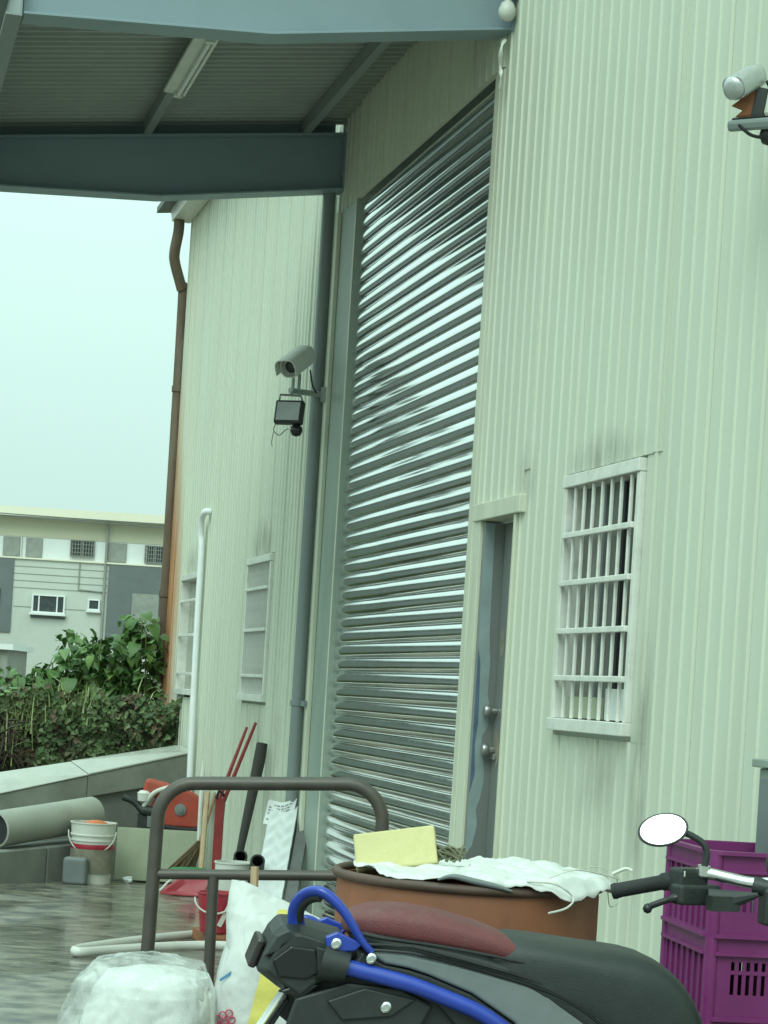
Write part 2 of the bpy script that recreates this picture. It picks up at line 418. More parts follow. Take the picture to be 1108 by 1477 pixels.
# wet concrete: long brushed streaks running across the yard, pools that mirror the sky
def wet_floor():
    m = bpy.data.materials.new('wet_concrete'); m.use_nodes = True
    t = m.node_tree; b = t.nodes['Principled BSDF']; L = t.links
    tc = t.nodes.new('ShaderNodeTexCoord')
    def nz(sc, st, det=6, dist=0.0):
        mp = t.nodes.new('ShaderNodeMapping'); mp.inputs['Scale'].default_value = st
        mp.inputs['Rotation'].default_value = (0, 0, R(-6))
        L.new(tc.outputs['Object'], mp.inputs[0])
        n = t.nodes.new('ShaderNodeTexNoise'); n.inputs['Scale'].default_value = sc; n.inputs['Detail'].default_value = det
        n.inputs['Distortion'].default_value = dist
        L.new(mp.outputs[0], n.inputs['Vector']); return n.outputs[0]
    a = nz(1.0, (1.1, 0.55, 1), 7, .6); c = nz(6.0, (1, 1, 1), 8); wv = nz(3.0, (.7, 2.6, 1), 5, .5)
    r = t.nodes.new('ShaderNodeValToRGB')
    e = r.color_ramp.elements
    e[0].position = .36; e[0].color = (.06, .06, .053, 1)
    e[1].position = .66; e[1].color = (.29, .265, .205, 1)
    L.new(c, r.inputs[0])
    L.new(r.outputs[0], b.inputs['Base Color'])
    q = t.nodes.new('ShaderNodeMapRange'); q.inputs['From Min'].default_value = .40; q.inputs['From Max'].default_value = .62
    q.inputs['To Min'].default_value = .05; q.inputs['To Max'].default_value = .34
    L.new(a, q.inputs['Value']); L.new(q.outputs[0], b.inputs['Roughness'])
    bp = t.nodes.new('ShaderNodeBump'); bp.inputs['Strength'].default_value = .22; bp.inputs['Distance'].default_value = .02
    L.new(wv, bp.inputs['Height']); L.new(bp.outputs[0], b.inputs['Normal'])
    return m
M['floor'] = wet_floor()

# ------------------------------------------------------------------ ground
g = MB()
ys = [-14, 0, 5, 10, 15, 20, 26, 40, 70, 120, 260]
xs = [-220, -80, -30, -10, 0, 6, 20, 60, 220]
for y in ys:
    for x in xs:
        g.v.append((x, y, gz(min(y, 26))))
for j in range(len(ys) - 1):
    for i in range(len(xs) - 1):
        k = len(xs)
        g.f.append((j * k + i, j * k + i + 1, (j + 1) * k + i + 1, (j + 1) * k + i)); g.mi.append(0)
o = g.build('ground', M['floor']); o['kind'] = 'structure'

# ------------------------------------------------------------------ warehouse (local: x along the wall and away, y out towards the yard, z up)
WANG = math.atan2(.9687, -.2483)
WO = (3.2 * .9687, 3.2 * .2483, 0.0)
wh = thing('warehouse', 'long cream corrugated steel warehouse with a roller shutter, narrow door and barred windows', 'warehouse', WO, WANG)
def wl(s, t, z):
    """Warehouse coordinates (along, out, up) to world."""
    return V(WO[0] - .2483 * s - .9687 * t, WO[1] + .9687 * s - .2483 * t, z)
def wbase(s):
    return gz(WO[1] + .9687 * s) - 0.25
EAVE = 6.28
PITCH = .125
def prof_pts(s0, s1):
    """Rib profile between s0 and s1: list of (s, t)."""
    pts = []
    k = math.floor(s0 / PITCH) - 1
    while k * PITCH < s1 + PITCH:
        b = k * PITCH
        lap = (k % 4 == 0)
        h = .0125 if lap else .0085
        if lap: pts += [(b - .007, 0.0), (b - .006, -.007), (b - .001, -.007)]
        for ds, t in ((0.0, 0), (.006, h), (.020 if lap else .017, h), (.030 if lap else .026, 0.0), (.075, 0.0)):
            pts.append((b + ds, t))
        k += 1
    out = []
    for i in range(len(pts) - 1):
        (a, ta), (b, tb) = pts[i], pts[i + 1]
        for cut in (s0, s1):
            if a < cut < b:
                out.append((cut, ta + (tb - ta) * (cut - a) / (b - a)))
        if s0 <= b <= s1: out.append((b, tb))
    out.sort()
    return out
def panel(s0, s1, z0, z1, t0=0.0, m='cladding'):
    p = prof_pts(s0, s1); mb = MB()
    zs = [z0, z1] if z0 is not None else None
    n = len(p); vs = []
    for s, t in p: vs.append((s, t + t0, wbase(s) if z0 is None else z0))
    for s, t in p: vs.append((s, t + t0, z1))
    back = [(s0, t0 - .03, wbase(s0) if z0 is None else z0), (s1, t0 - .03, wbase(s1) if z0 is None else z0), (s0, t0 - .03, z1), (s1, t0 - .03, z1)]
    fs = [(i, i + 1, n + i + 1, n + i) for i in range(n - 1)]
    q = 2 * n
    fs += [(q, q + 2, q + 3, q + 1), (0, n, q + 2, q), (n - 1, q + 1, q + 3, 2 * n - 1)]
    fs += [tuple(range(n - 1, -1, -1)) + (q, q + 1), tuple(range(n, 2 * n)) + (q + 3, q + 2)]
    mb.add(vs + back, fs)
    jt = random.uniform(-.0015, .0015)
    ob = mb.build('wall_panel', M[m], wh)
    ob.location.y = jt
    return ob
def strip(s0, s1, z0, z1, t0=0.0):
    s = s0
    while s < s1 - 1e-4:
        e = min(s1, (math.floor(s / .5 + 1e-6) + 1) * .5)
        if e - s < .08 and e < s1: e = min(s1, e + .5)
        if s1 - e < .08: e = s1
        panel(s, e, z0, z1, t0)
        s = e
strip(3.0, 7.96, None, EAVE)
strip(7.96, 9.09, None, 1.27); strip(7.96, 9.09, 2.47, EAVE, .006)
strip(7.96, 8.12, 1.27, 2.47)
strip(9.09, 9.64, None, EAVE)
panel(9.64, 9.78, None, 2.55); panel(9.64, 9.735, 2.55, EAVE, .006); panel(9.735, 10.47, 2.432, EAVE, .006)
strip(10.47, 13.70, 4.74, EAVE, .02)
strip(13.70, 14.20, 4.75, EAVE, .0)
strip(14.20, 15.80, None, EAVE)
strip(15.80, 16.79, None, 1.27); strip(15.80, 16.79, 2.46, EAVE)
strip(16.79, 19.18, None, EAVE)
strip(19.18, 20.17, None, 1.27); strip(19.18, 20.17, 2.46, EAVE)
strip(20.17, 20.80, None, EAVE)
# rusted corner strip, jagged towards the clean wall: three narrow sheets
m = M['rustwall']
tn = m.node_tree; bsd, src = out_color(m)
tcn = tn.nodes.new('ShaderNodeTexCoord'); sp = tn.nodes.new('ShaderNodeSeparateXYZ'); tn.links.new(tcn.outputs['Object'], sp.inputs[0])
# fade from rust to cream: depends on s and, more slowly, on height, as the run-off spread
# the stain is wide near the ground and dies out below the eaves
hz = tn.nodes.new('ShaderNodeMapRange'); hz.inputs['From Min'].default_value = 2.6; hz.inputs['From Max'].default_value = 5.4; hz.inputs['To Min'].default_value = 0.0; hz.inputs['To Max'].default_value = -.95
tn.links.new(sp.outputs['Z'], hz.inputs['Value'])
mp2 = tn.nodes.new('ShaderNodeMath'); mp2.operation = 'ADD'
tn.links.new(hz.outputs[0], mp2.inputs[0]); tn.links.new(sp.outputs['X'], mp2.inputs[1])
nz_ = tn.nodes.new('ShaderNodeTexNoise'); nz_.inputs['Scale'].default_value = 5
mp3 = tn.nodes.new('ShaderNodeMapping'); mp3.inputs['Scale'].default_value = (2, 1, .3)
tn.links.new(tcn.outputs['Object'], mp3.inputs[0]); tn.links.new(mp3.outputs[0], nz_.inputs['Vector'])
ad_ = tn.nodes.new('ShaderNodeMath'); ad_.operation = 'MULTIPLY_ADD'; ad_.inputs[1].default_value = .35
tn.links.new(nz_.outputs[0], ad_.inputs[0]); tn.links.new(mp2.outputs[0], ad_.inputs[2])
rg = tn.nodes.new('ShaderNodeMapRange'); rg.interpolation_type = 'SMOOTHSTEP'
rg.inputs['From Min'].default_value = 20.28; rg.inputs['From Max'].default_value = 21.15
tn.links.new(ad_.outputs[0], rg.inputs['Value'])
mxr = tn.nodes.new('ShaderNodeMix'); mxr.data_type = 'RGBA'
mxr.inputs['A'].default_value = (.60, .615, .50, 1)
tn.links.new(rg.outputs[0], mxr.inputs['Factor']); tn.links.new(src, mxr.inputs['B']); tn.links.new(mxr.outputs['Result'], bsd.inputs['Base Color'])
for ob in [c for c in wh.children if c.name.startswith('wall_panel')]:
    if min(v.co.x for v in ob.data.vertices) > 20.15:
        ob.data.materials[0] = M['rustwall']
MB().bx((20.80, -.10, wbase(21)), (21.08, .012, EAVE)).build('corner_flashing', M['rustwall'], wh, label='rust streaked corner flashing')
# end wall, inner lining, roof
MB().bx((20.97, -9.0, wbase(21)), (21.06, -.102, EAVE)).build('end_wall', M['cladding'], wh)
MB().bx((3.0, -9.0, -.4), (3.06, -.04, EAVE)).build('end_wall', M['cladding'], wh)
rf = MB()
rf.prism([(2.8, .34, EAVE - .08), (2.8, .34, EAVE - .02), (2.8, -9.2, EAVE + 1.2), (2.8, -9.2, EAVE + 1.14)], (18.5, 0, 0))
rf.build('roof', M['roofdark'], wh)
gt = MB()
gt.prism([(2.8, .0125, 6.10), (2.8, .20, 6.10), (2.8, .23, 6.30), (2.8, .215, 6.30), (2.8, .187, 6.115), (2.8, .0125, 6.115)], (18.35, 0, 0))
gt.bx((21.05, .0125, 6.13), (21.14, .20, 6.29))
gt.build('gutter', M['white_trim'], wh)
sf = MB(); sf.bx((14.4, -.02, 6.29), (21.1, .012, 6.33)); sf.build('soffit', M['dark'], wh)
# rusty offset downpipe at the far corner
dp = catmull([(21.05, .14, 6.13), (21.05, .14, 5.98), (21.06, .165, 5.78), (21.08, .15, 5.66), (21.13, .06, 5.42), (21.15, .035, 5.28), (21.15, .03, 3), (21.15, .03, 1.2), (21.15, .03, -.5)], 4)
db = MB().tube(dp, .055, 12)
for z in (4.4, 2.3): db.lathe([(.066, -.03), (.066, .03)], (21.15, .03, z), 12)
db.build('downpipe', M['rustpipe'], wh, smooth=40, label='rusty brown downpipe with an offset bend')
# grey downpipe beside the column
db = MB().tube([(14.29, .075, 4.905), (14.29, .075, wbase(14.5))], .047, 16)
db.build('downpipe', M['pvc_grey'], wh, smooth=40, label='straight grey plastic downpipe beside the shutter column')
cb = MB().lathe([(.053, -.02), (.056, -.018), (.056, .018), (.053, .02)], (14.29, .075, 1.31), 16)
cb.bx((14.12, .0455, 1.29), (14.24, .07, 1.33))
cb.build('pipe_clip', M['pvc_grey'], wh, smooth=40)
# white conduit
cd = catmull([(18.82, .01, 2.98), (18.83, .055, 2.98), (18.93, .07, 2.92), (18.98, .06, 2.78), (18.96, .05, 2.6), (18.93, .05, 1.8), (18.87, .05, 1.0), (18.80, .05, .3), (18.76, .05, -.4)], 5)
MB().tube(cd, .030, 10).build('conduit', M['pvc_white'], wh, smooth=40, label='bent white plastic pipe running down the far wall')
# shutter column
cc = MB(); cc.bx((13.665, -.14, wbase(14)), (14.20, .015, 4.74)); cc.build('column', M['col_paint'], wh, bevel=.006)
MB().bx((14.11, .0155, wbase(14)), (14.18, .045, 4.74)).build('column_trim', M['trim'], wh, bevel=.004)
MB().bx((13.67, .0155, wbase(14)), (13.70, .020, 4.74)).build('column_trim', M['trim'], wh, bevel=.003)
MB().bx((13.63, -.15, wbase(13.7)), (13.664, -.028, 4.74)).build('shutter_guide', M['guide'], wh)
MB().bx((10.616, -.15, wbase(10.6)), (10.65, -.006, 4.735)).build('shutter_guide', M['guide'], wh)
# right jamb strips between shutter and door
MB().bx((10.53, -.14, wbase(10.6)), (10.615, .014, 4.735)).build('jamb', M['trim'], wh, bevel=.004)
MB().bx((10.372, -.16, wbase(10.5)), (10.465, .020, 2.34)).build('jamb', M['trim'], wh, bevel=.003)
MB().bx((10.467, -.10, wbase(10.5)), (10.527, .010, 2.43)).build('jamb', M['trim'], wh, bevel=.003)
MB().bx((10.47, -.10, 2.432), (10.527, .012, 4.735)).build('jamb', M['trim'], wh, bevel=.003)
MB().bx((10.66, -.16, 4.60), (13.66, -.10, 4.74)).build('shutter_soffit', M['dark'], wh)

# roller shutter: every slat its own piece
shut = bpy.data.objects.new('roller_shutter', None); COL.objects.link(shut); shut.parent = wh; shut.empty_display_size = .1
SP = .0932
pr = [(0, .0), (.0012, -.014), (.0052, -.014), (.0065, -.002), (.0095, .0002), (.0125, -.002), (.0138, -.014), (.0170, -.014), (.018, -.0005)]
for i in range(1, 10):
    q = i / 9
    pr.append((.018 + (SP - .0185) * q, .0108 * 4 * q * (1 - q) * (1.10 - .20 * q)))
NS = 25
def slat_mesh(seed, dent=0.0, dpos=13.0):
    mb = MB(); n = len(pr)
    for i in range(NS):
        s = 10.63 + (13.72 - 10.63) * i / (NS - 1)
        for z, t in pr:
            bend = .0006 * mnoise.noise(V(s * 1.7, seed * 3.1, z * 14)) * (1 if z > .018 else .3)
            dn = -dent * math.exp(-((s - dpos) / .30) ** 2) * (.4 + 12 * (z - .02) * (1 + .8 * mnoise.noise(V(s * 6, seed, z * 30)))) if z > .018 else 0
            mb.v.append((s, t + bend + dn, z))
    mb.f = [(i * n + j, i * n + j + 1, (i + 1) * n + j + 1, (i + 1) * n + j) for i in range(NS - 1) for j in range(n - 1)]
    mb.mi = [0] * len(mb.f)
    return mb.mesh('slat', M['slat'], smooth=30)
slat_mes = [slat_mesh(q) for q in range(5)]
z = 4.70
k = 0
while z > -.15:
    z -= SP
    dent = .0035 * max(0, 1 - abs(z - 2.15) / .38)
    ob = bpy.data.objects.new('slat', slat_mesh(k, dent, 12.75 - (2.15 - z) * .3) if dent > .001 else slat_mes[(k * 3 + 1) % 5]); COL.objects.link(ob); ob.parent = shut
    ob.location = (0, -.024 + random.uniform(-.0008, .0008), z)
    ob.rotation_euler = (random.uniform(-.010, .010), 0, 0)
    k += 1

# door
door = bpy.data.objects.new('door', None); COL.objects.link(door); door.parent = wh; door.empty_display_size = .1
def door_leaf(s0, s1):
    b = MB().bx((s0, -.135, wbase(10)), (s1, -.10, 2.33))
    return b
MB().bx((9.80, -.150, wbase(10)), (10.330, -.105, 2.335)).build('leaf', M['steel'], door, bevel=.003)
for z0_, z1_, a_, b_ in ((-.3, .42, 9.83, 9.95), (.1, .62, 10.18, 10.31), (1.02, 1.30, 10.20, 10.32), (1.62, 1.80, 10.21, 10.30)):
    pts = []
    for i in range(14):
        an = 2 * math.pi * i / 14; kk = .75 + .45 * mnoise.noise(V(an * 1.3, z0_ * 9, a_))
        pts.append(((a_ + b_) / 2 + (b_ - a_) / 2 * math.cos(an) * kk, -.1045, (z0_ + z1_) / 2 + (z1_ - z0_) / 2 * math.sin(an) * kk))
    MB().prism(pts, (0, .0012, 0)).build('rust_patch', M['grime' if z0_ > 1 else 'rust'], door)
MB().bx((10.335, -.16, wbase(10)), (10.371, .004, 2.335)).build('steel_frame', M['steel'], door, bevel=.003)
# torn protective film on the steel frame: a thin sheet with a ragged edge
edge = [(.002, 2.33), (-.050, 2.33), (-.052, 2.0), (-.056, 1.75), (-.070, 1.6), (-.066, 1.45), (-.078, 1.38), (-.080, 1.28), (-.05, 1.22), (-.045, 1.15), (-.062, 1.12), (-.075, 1.0), (-.06, .9), (-.04, .84), (-.052, .76), (-.03, .65), (.002, .60)]
MB().prism([(10.3345, t, z) for t, z in edge], (-.0015, 0, 0)).build('film', M['film'], door, label='torn pale blue protective film')
MB().prism([(10.3325, t, z) for t, z in ((.002, 1.68), (-.014, 1.6), (-.022, 1.3), (-.012, 1.18), (-.02, 1.02), (.002, .92))], (-.0012, 0, 0)).build('film', M['film_blue'], door, label='strip of deeper blue film')
MB().prism([(10.3345, t, z) for t, z in ((.002, .50), (-.035, .58), (-.04, .40), (-.03, .25), (.002, .2))], (-.0015, 0, 0)).build('sticker', M['paper'], door)
MB().prism([(10.3345, t, z) for t, z in ((.002, .195), (-.03, .245), (-.035, .0), (-.03, -.3), (.002, -.35))], (-.0015, 0, 0)).build('rust_patch', M['rust'], door)
MB().bx((9.70, -.10, 2.34), (10.475, .034, 2.43)).build('header', M['trim'], door, bevel=.005)
MB().bx((9.785, -.10, wbase(9.8)), (9.815, .022, 2.34)).build('frame', M['trim'], door, bevel=.004)
for z in (1.355, 1.155):
    kb = MB()
    kb.lathe([(.018, 0), (.018, .03), (.030, .038), (.034, .055), (.028, .068), (.001, .073)], (10.285, -.104, z), 14, axis=(0, 1, 0))
    kb.build('handle', M['dull_steel'], door, smooth=50)
MB().bx((10.24, -.104, 1.105), (10.33, -.088, 1.135)).build('hasp', M['dull_steel'], door, bevel=.003)

# barred windows
def window(s0, s1, z0, z1, kind):
    wn = bpy.data.objects.new('window', None); COL.objects.link(wn); wn.parent = wh; wn.empty_display_size = .1
    MB().bx((s0, -.10, z0), (s1, -.06, z1)).build('pane', M[{'near': 'pane', 'mid': 'pane_blue', 'far': 'pane_pale'}[kind]], wn)
    f = MB(); q = .028
    f.bx((s0 - .01, -.08, z0 + .049), (s0 + q, .026, z1 - .049)); f.build('frame', M['white_trim'], wn, bevel=.003)
    f = MB(); f.bx((s1 - q, -.08, z0 + .049), (s1 + .01, .026, z1 - .049)); f.build('frame', M['white_trim'], wn, bevel=.003)
    MB().bx((s0 - .012, -.08, z1 - .048), (s1 + .012, .036, z1 + .008)).build('head', M['white_trim'], wn, bevel=.004)
    MB().bx((s0 - .012, -.08, z0 - .008), (s1 + .012, .044, z0 + .048)).build('sill', M['white_trim'], wn, bevel=.004)
    H = z1 - z0
    for fr in ((.20, .385, .575, .765) if kind == 'near' else (.17, .49, .78)):
        z = z0 + H * fr
        MB().bx((s0 + q, .020, z - .013), (s1 - q, .040, z + .013)).build('grille_rail', M['white_trim'], wn, bevel=.004)
    nb = {'near': 7, 'mid': 12, 'far': 0}[kind]
    if nb:
        b0 = MB().bx((-.009, .004, z0 + .05), (.009, .019, z1 - .05)).build('grille_bar', M['white_trim'], wn, bevel=.004) if kind == 'near' else \
             MB().bx((-.005, .008, z0 + .05), (.005, .020, z1 - .05)).build('grille_bar', M['white_trim'], wn)
        for i in range(nb):
            c = b0 if i == 0 else link_copy(b0, wn)
            c.location = (s0 + (s1 - s0) * (i + 1) / (nb + 1), 0, 0)
    if kind == 'near':
        MB().bx((s0 + .30, -.06, z0 + .05), (s0 + .335, -.035, z1 - .06)).build('sash', M['dark'], wn)
        MB().bx((s0 + .06, -.06, z0 + .05), (s0 + .09, -.045, z1 - .06)).build('sash', M['grey_pl'], wn)
        c = MB(); c.bx((s0 + .04, -.055, z0 + .055), (s0 + .36, -.02, z0 + .19)); c.build('card', M['foam_white'], wn, label='white card standing on the sill')
        c = MB(); c.bx((s0 + .46, -.055, z0 + .055), (s0 + .84, -.02, z0 + .15)); c.build('card', M['board'], wn, label='beige card standing on the sill')
        MB().bx((s0 + .55, -.06, z0 + .055), (s0 + .60, -.04, z1 - .06)).build('curtain', M['grey_pl'], wn)
    return wn
window(8.14, 9.06, 1.30, 2.45, 'near')
window(15.82, 16.77, 1.30, 2.44, 'mid')
window(19.20, 20.15, 1.30, 2.44, 'far')

# ------------------------------------------------------------------ canopy over the shutter
cp = thing('canopy', 'blue grey steel canopy with corrugated roof over the roller shutter', 'canopy', WO, WANG)
SLP = .134
def topz(t): return 5.29 - SLP * t
def beam(s, w=.09):
    tp = [(.02, topz(.02)), (2.52, topz(2.52))]
    bt = [(2.52, 4.645), (1.28, 4.715), (0.02, 4.915)]
    p = tp + bt
    b = MB()
    b.prism([(s - .006, t, z) for t, z in p], (.012, 0, 0))           # web
    def flange(a, c, up):
        th = .012 if up else -.012
        b.prism([(s - w, a[0], a[1]), (s - w, c[0], c[1]), (s - w, c[0], c[1] + th), (s - w, a[0], a[1] + th)], (2 * w, 0, 0))
    flange(tp[0], tp[1], True); flange(bt[0], bt[1], False); flange(bt[1], bt[2], False)
    b.bx((s - w, .0, 4.90), (s + w, .02, 5.30))                       # end plate on the wall
    return b
beam(10.45).build('beam', M['beam'], cp, bevel=.002)
beam(14.22).build('beam', M['beam'], cp, bevel=.002)
def purlin(t, h=.11):
    b = MB(); z = topz(t)
    b.bx((10.46, t - .004, z + .014), (14.25, t + .004, z + h)); b.bx((10.46, t - .05, z + .014), (14.25, t - .004, z + .020)); b.bx((10.46, t - .05, z + h - .006), (14.25, t - .004, z + h))
    return b
pls = [2.45, 1.42, .32]
for t in pls[1:]: purlin(t).build('purlin', M['purlin'], cp)
# outer edge channel
z = topz(2.66)
eb = MB(); eb.bx((10.36, 2.53, 4.62), (14.30, 2.54, z + .12)); eb.bx((10.36, 2.54, 4.62), (14.30, 2.61, 4.63)); eb.bx((10.36, 2.54, z + .11), (14.30, 2.61, z + .12))
eb.build('edge_channel', M['purlin'], cp)
# roof sheets: ribs run down the slope, out from the wall
rw = .76; nsh = 5
for i in range(nsh):
    s0 = 10.36 + i * (14.34 - 10.36) / nsh; s1 = 10.36 + (i + 1) * (14.34 - 10.36) / nsh
    pts = []; kk = 8
    for j in range(kk):
        a = s0 + (s1 - s0) * j / kk; q = (s1 - s0) / kk
        pts += [(a, 0), (a + q * .52, 0), (a + q * .62, -.022), (a + q * .88, -.022)]
    pts.append((s1, 0))
    b = MB(); nn = len(pts)
    for t in (-.015, 2.64):
        b.v += [(s, t, topz(t) + .135 + dz) for s, dz in pts]
        b.v += [(s, t, topz(t) + .139 + dz) for s, dz in pts]
    o2 = 2 * nn
    for j in range(nn - 1):
        b.f += [(j, j + 1, o2 + j + 1, o2 + j), (nn + j, o2 + nn + j, o2 + nn + j + 1, nn + j + 1)]
    b.mi = [0] * len(b.f)
    b.build('roof_sheet', M['roofsheet'], cp)
MB().prism([(14.33, .05, topz(.05) + .0), (14.33, 2.52, topz(2.52) + .0), (14.33, 2.52, topz(2.52) + .15), (14.33, .05, topz(.05) + .15)], (.01, 0, 0)).build('end_closure', M['beam'], cp)
tl = thing('batten_light', 'white fluorescent batten light fixed under a canopy purlin, unlit', 'light', WO, WANG)
t = 1.40; z = topz(t)
MB().bx((11.75, t - .075, z - .015), (13.0, t + .06, z + .010)).build('housing', M['lamp_white'], tl, bevel=.006)
MB().bx((11.76, t - .075, z - .030), (12.99, t - .055, z + .06)).build('diffuser', M['white_trim'], tl, bevel=.004)
for s in (11.79, 12.96): MB().bx((s - .02, t - .055, z - .045), (s + .02, t - .0, z - .0155)).build('end_cap', M['lamp_white'], tl)
MB().tube([(11.82, t - .028, z - .034), (12.93, t - .028, z - .034)], .013, 10).build('tube', M['pvc_white'], tl, smooth=40)
sp_ = thing('round_lamp', 'small round grey lamp where the near canopy beam meets the wall', 'lamp', WO, WANG)
MB().lathe([(.001, -.05), (.03, -.042), (.045, -.015), (.046, .01), (.032, .045), (.02, .05), (.02, .09)], (10.33, .06, 4.98), 18).build('globe', M['cam_body'], sp_, smooth=50)
MB().bx((10.31, .0, 5.05), (10.35, .09, 5.08)).build('bracket', M['purlin'], sp_)
cl_ = MB(); pts = catmull([(10.40, .04, 4.86), (10.36, .07, 4.80), (10.41, .055, 4.72), (10.37, .06, 4.66), (10.42, .045, 4.60)], 6)
cl_.tube(pts, [.010 + .004 * math.sin(i * .9) for i in range(len(pts))], 8, flat=.5)
tag(cl_.build('cloth_strip', M['offwhite'], None, smooth=60), 'twisted whitish cloth strip hanging beside the top of the shutter', 'cloth')
bpy.data.objects['cloth_strip'].location = WO; bpy.data.objects['cloth_strip'].rotation_euler = (0, 0, WANG)

# ------------------------------------------------------------------ cameras and floodlights on the wall
def cam_shell(c, fwd, L, wd, ht, m, hood=True):
    """Bullet housing: rounded-top tunnel along fwd, open front."""
    f = V(*fwd).normalized(); side = f.cross(V(0, 0, 1)).normalized(); up = side.cross(f)
    def ring(d, k, kb=1.0):
        out = []
        for i in range(20):
            an = 2 * math.pi * i / 20
            x, y = math.cos(an), math.sin(an)
            x = math.copysign(abs(x) ** .7, x); y = math.copysign(abs(y) ** .7, y)
            out.append(V(*c) + f * d + side * x * wd * .5 * k + up * y * ht * .5 * k)
        return out
    b = MB()
    b.loft([ring(-L / 2, .7), ring(-L / 2 + .02, .95), ring(-L / 2 + .05, 1), ring(L / 2 - .01, 1), ring(L / 2, .97), ring(L / 2 - .001, .88), ring(L / 2 - .05, .84)])
    hb = None
    if hood:
        hb = MB(); R1 = []; R2 = []
        def hood_ring(d, e):
            out = []
            for i in range(11):
                an = math.pi * (-.08 + 1.16 * i / 10)
                x, y = math.cos(an), math.sin(an)
                x = math.copysign(abs(x) ** .6, x); y = math.copysign(abs(y) ** .6, y)
                out.append(V(*c) + f * d + side * x * (wd * .5 + e) + up * (y * (ht * .5 + e)))
            return out
        rg_ = [hood_ring(-L / 2 + .03, .012), hood_ring(L / 2 + .05, .012)]
        ri_ = [hood_ring(-L / 2 + .03, .006), hood_ring(L / 2 + .05, .006)]
        ring_a = rg_[0] + ri_[0][::-1]; ring_b = rg_[1] + ri_[1][::-1]
        hb.loft([ring_a, ring_b])
    ln = MB().lathe([(wd * .30, 0), (wd * .30, .02), (wd * .2, .03)], V(*c) + f * (L / 2 - .049), 16, axis=tuple(f))
    return b, hb, ln, f, side, up

C1 = thing('security_camera', 'pale bullet security camera on an arm beside the grey downpipe', 'camera', (-.45, 14.35, 3.49), 0, 'wall cameras')
def loc(parent_loc, p): return tuple(p[i] - parent_loc[i] for i in range(3))
b, h, ln, f, sd_, up_ = cam_shell((-.205, -.06, .165), (-.38, -.80, -.50), .29, .135, .135, None)
b.build('housing', M['cam_body'], C1, smooth=45); h.build('hood', M['cam_body'], C1, smooth=45); ln.build('lens', M['lens'], C1, smooth=40)
br = MB(); br.tube([(.0, .18, -.02), (-.25, -.02, -.03)], .02, 8); br.bx((-.04, .13, -.07), (.03, .19, .03))
br.tube([(-.19, .0, -.03), (-.19, .0, .09)], .012, 8); br.tube([(-.23, -.03, -.03), (-.23, -.03, .09)], .012, 8)
br.build('arm', M['col_paint'], C1, smooth=40)
MB().tube(catmull([(-.12, .05, .13), (-.10, .07, .03), (-.07, .09, -.02)], 6), .006, 6).build('cable', M['rubber'], C1, smooth=60)
F1 = thing('floodlight', 'square floodlight with motion sensor hanging under the pale camera', 'floodlight', (-.69, 14.28, 3.3), 0)
b = MB().box((0, 0, 0), (.20, .06, .165), Matrix.Rotation(R(-16), 3, 'Z') @ Matrix.Rotation(R(-12), 3, 'X')); b.build('case', M['black'], F1, bevel=.01)
q = Matrix.Rotation(R(-16), 3, 'Z') @ Matrix.Rotation(R(-12), 3, 'X')
b = MB().box(q @ V(0, -.033, 0), (.165, .008, .13), q); b.build('glass', M['glass_grey'], F1, bevel=.003)
b = MB(); b.tube([q @ V(-.085, 0, .08), V(-.07, 0, .12), V(.07, 0, .12), q @ V(.085, 0, .08)], .008, 8); b.tube([(0, 0, .12), (.02, .0, .165)], .012, 8); b.build('bracket', M['steel'], F1, smooth=40)
b = MB().lathe([(.001, -.045), (.03, -.035), (.043, -.005), (.04, .02), (.025, .035), (.02, .05)], (.055, -.02, -.12), 16); b.build('motion_sensor', M['black_gloss'], F1, smooth=50)
b = MB().tube(catmull([(-.09, 0, -.08), (-.10, -.01, -.13), (-.06, -.01, -.16), (-.03, 0, -.13), (0, 0, -.11)], 6), .003, 5); b.tube(catmull([(-.10, -.01, -.14), (-.11, 0, -.2), (-.105, 0, -.24)], 4), .0025, 5); b.build('cable', M['rubber'], F1)

C2 = thing('security_camera', 'silver wrapped camera on a rusty bracket high on the right wall', 'camera', (1.205, 7.35, 3.572), 0, 'wall cameras')
b, h, ln, f, sd_, up_ = cam_shell((-.025, 0, .085), (-.60, -.62, -.52), .19, .105, .095, None, False)
b.build('housing', M['silver_bag'], C2, smooth=45)
b = MB().lathe([(.046, -.004), (.048, .004), (.042, .014), (.026, .022), (.001, .026)], V(-.025, 0, .085) + f * .092, 20, axis=tuple(f)); b.build('front_wrap', M['silver_bag'], C2, smooth=60)
b = MB(); b.prism([(-.045, 0, .045), (.035, 0, .06), (.03, .0, -.06), (-.055, .0, -.055), (-.03, 0, -.03), (-.075, 0, -.015), (-.045, 0, .01)], (0, .012, 0)); b.build('bracket', M['rust'], C2)
b = MB(); b.box((.035, .02, .0), (.05, .05, .13), Matrix.Rotation(R(8), 3, 'Y')); b.build('mount_block', M['black'], C2, bevel=.006)
b = MB().tube(catmull([(.06, 0, .09), (.10, .05, .05), (.15, .1, -.02), (.19, .2, -.05)], 6), .008, 7); b.build('cable', M['rubber'], C2, smooth=60)
b = MB().tube([(.0, .02, -.075), (.12, .08, -.08), (.33, .36, -.08)], .016, 8); b.build('arm', M['pvc_grey'], C2, smooth=30)
C2.scale = (.88, .88, .88)
F2 = thing('floodlight', 'flat tilted floodlight under the rusty bracketed camera on right wall', 'floodlight', (1.22, 7.33, 3.498), 0)
q = Matrix.Rotation(R(-28), 3, 'Z') @ Matrix.Rotation(R(-66), 3, 'X')
MB().box((0, 0, 0), (.17, .04, .12), q).build('case', M['pvc_grey'], F2, bevel=.012)
MB().box(q @ V(0, -.023, 0), (.135, .006, .09), q).build('glass', M['lens'], F2)
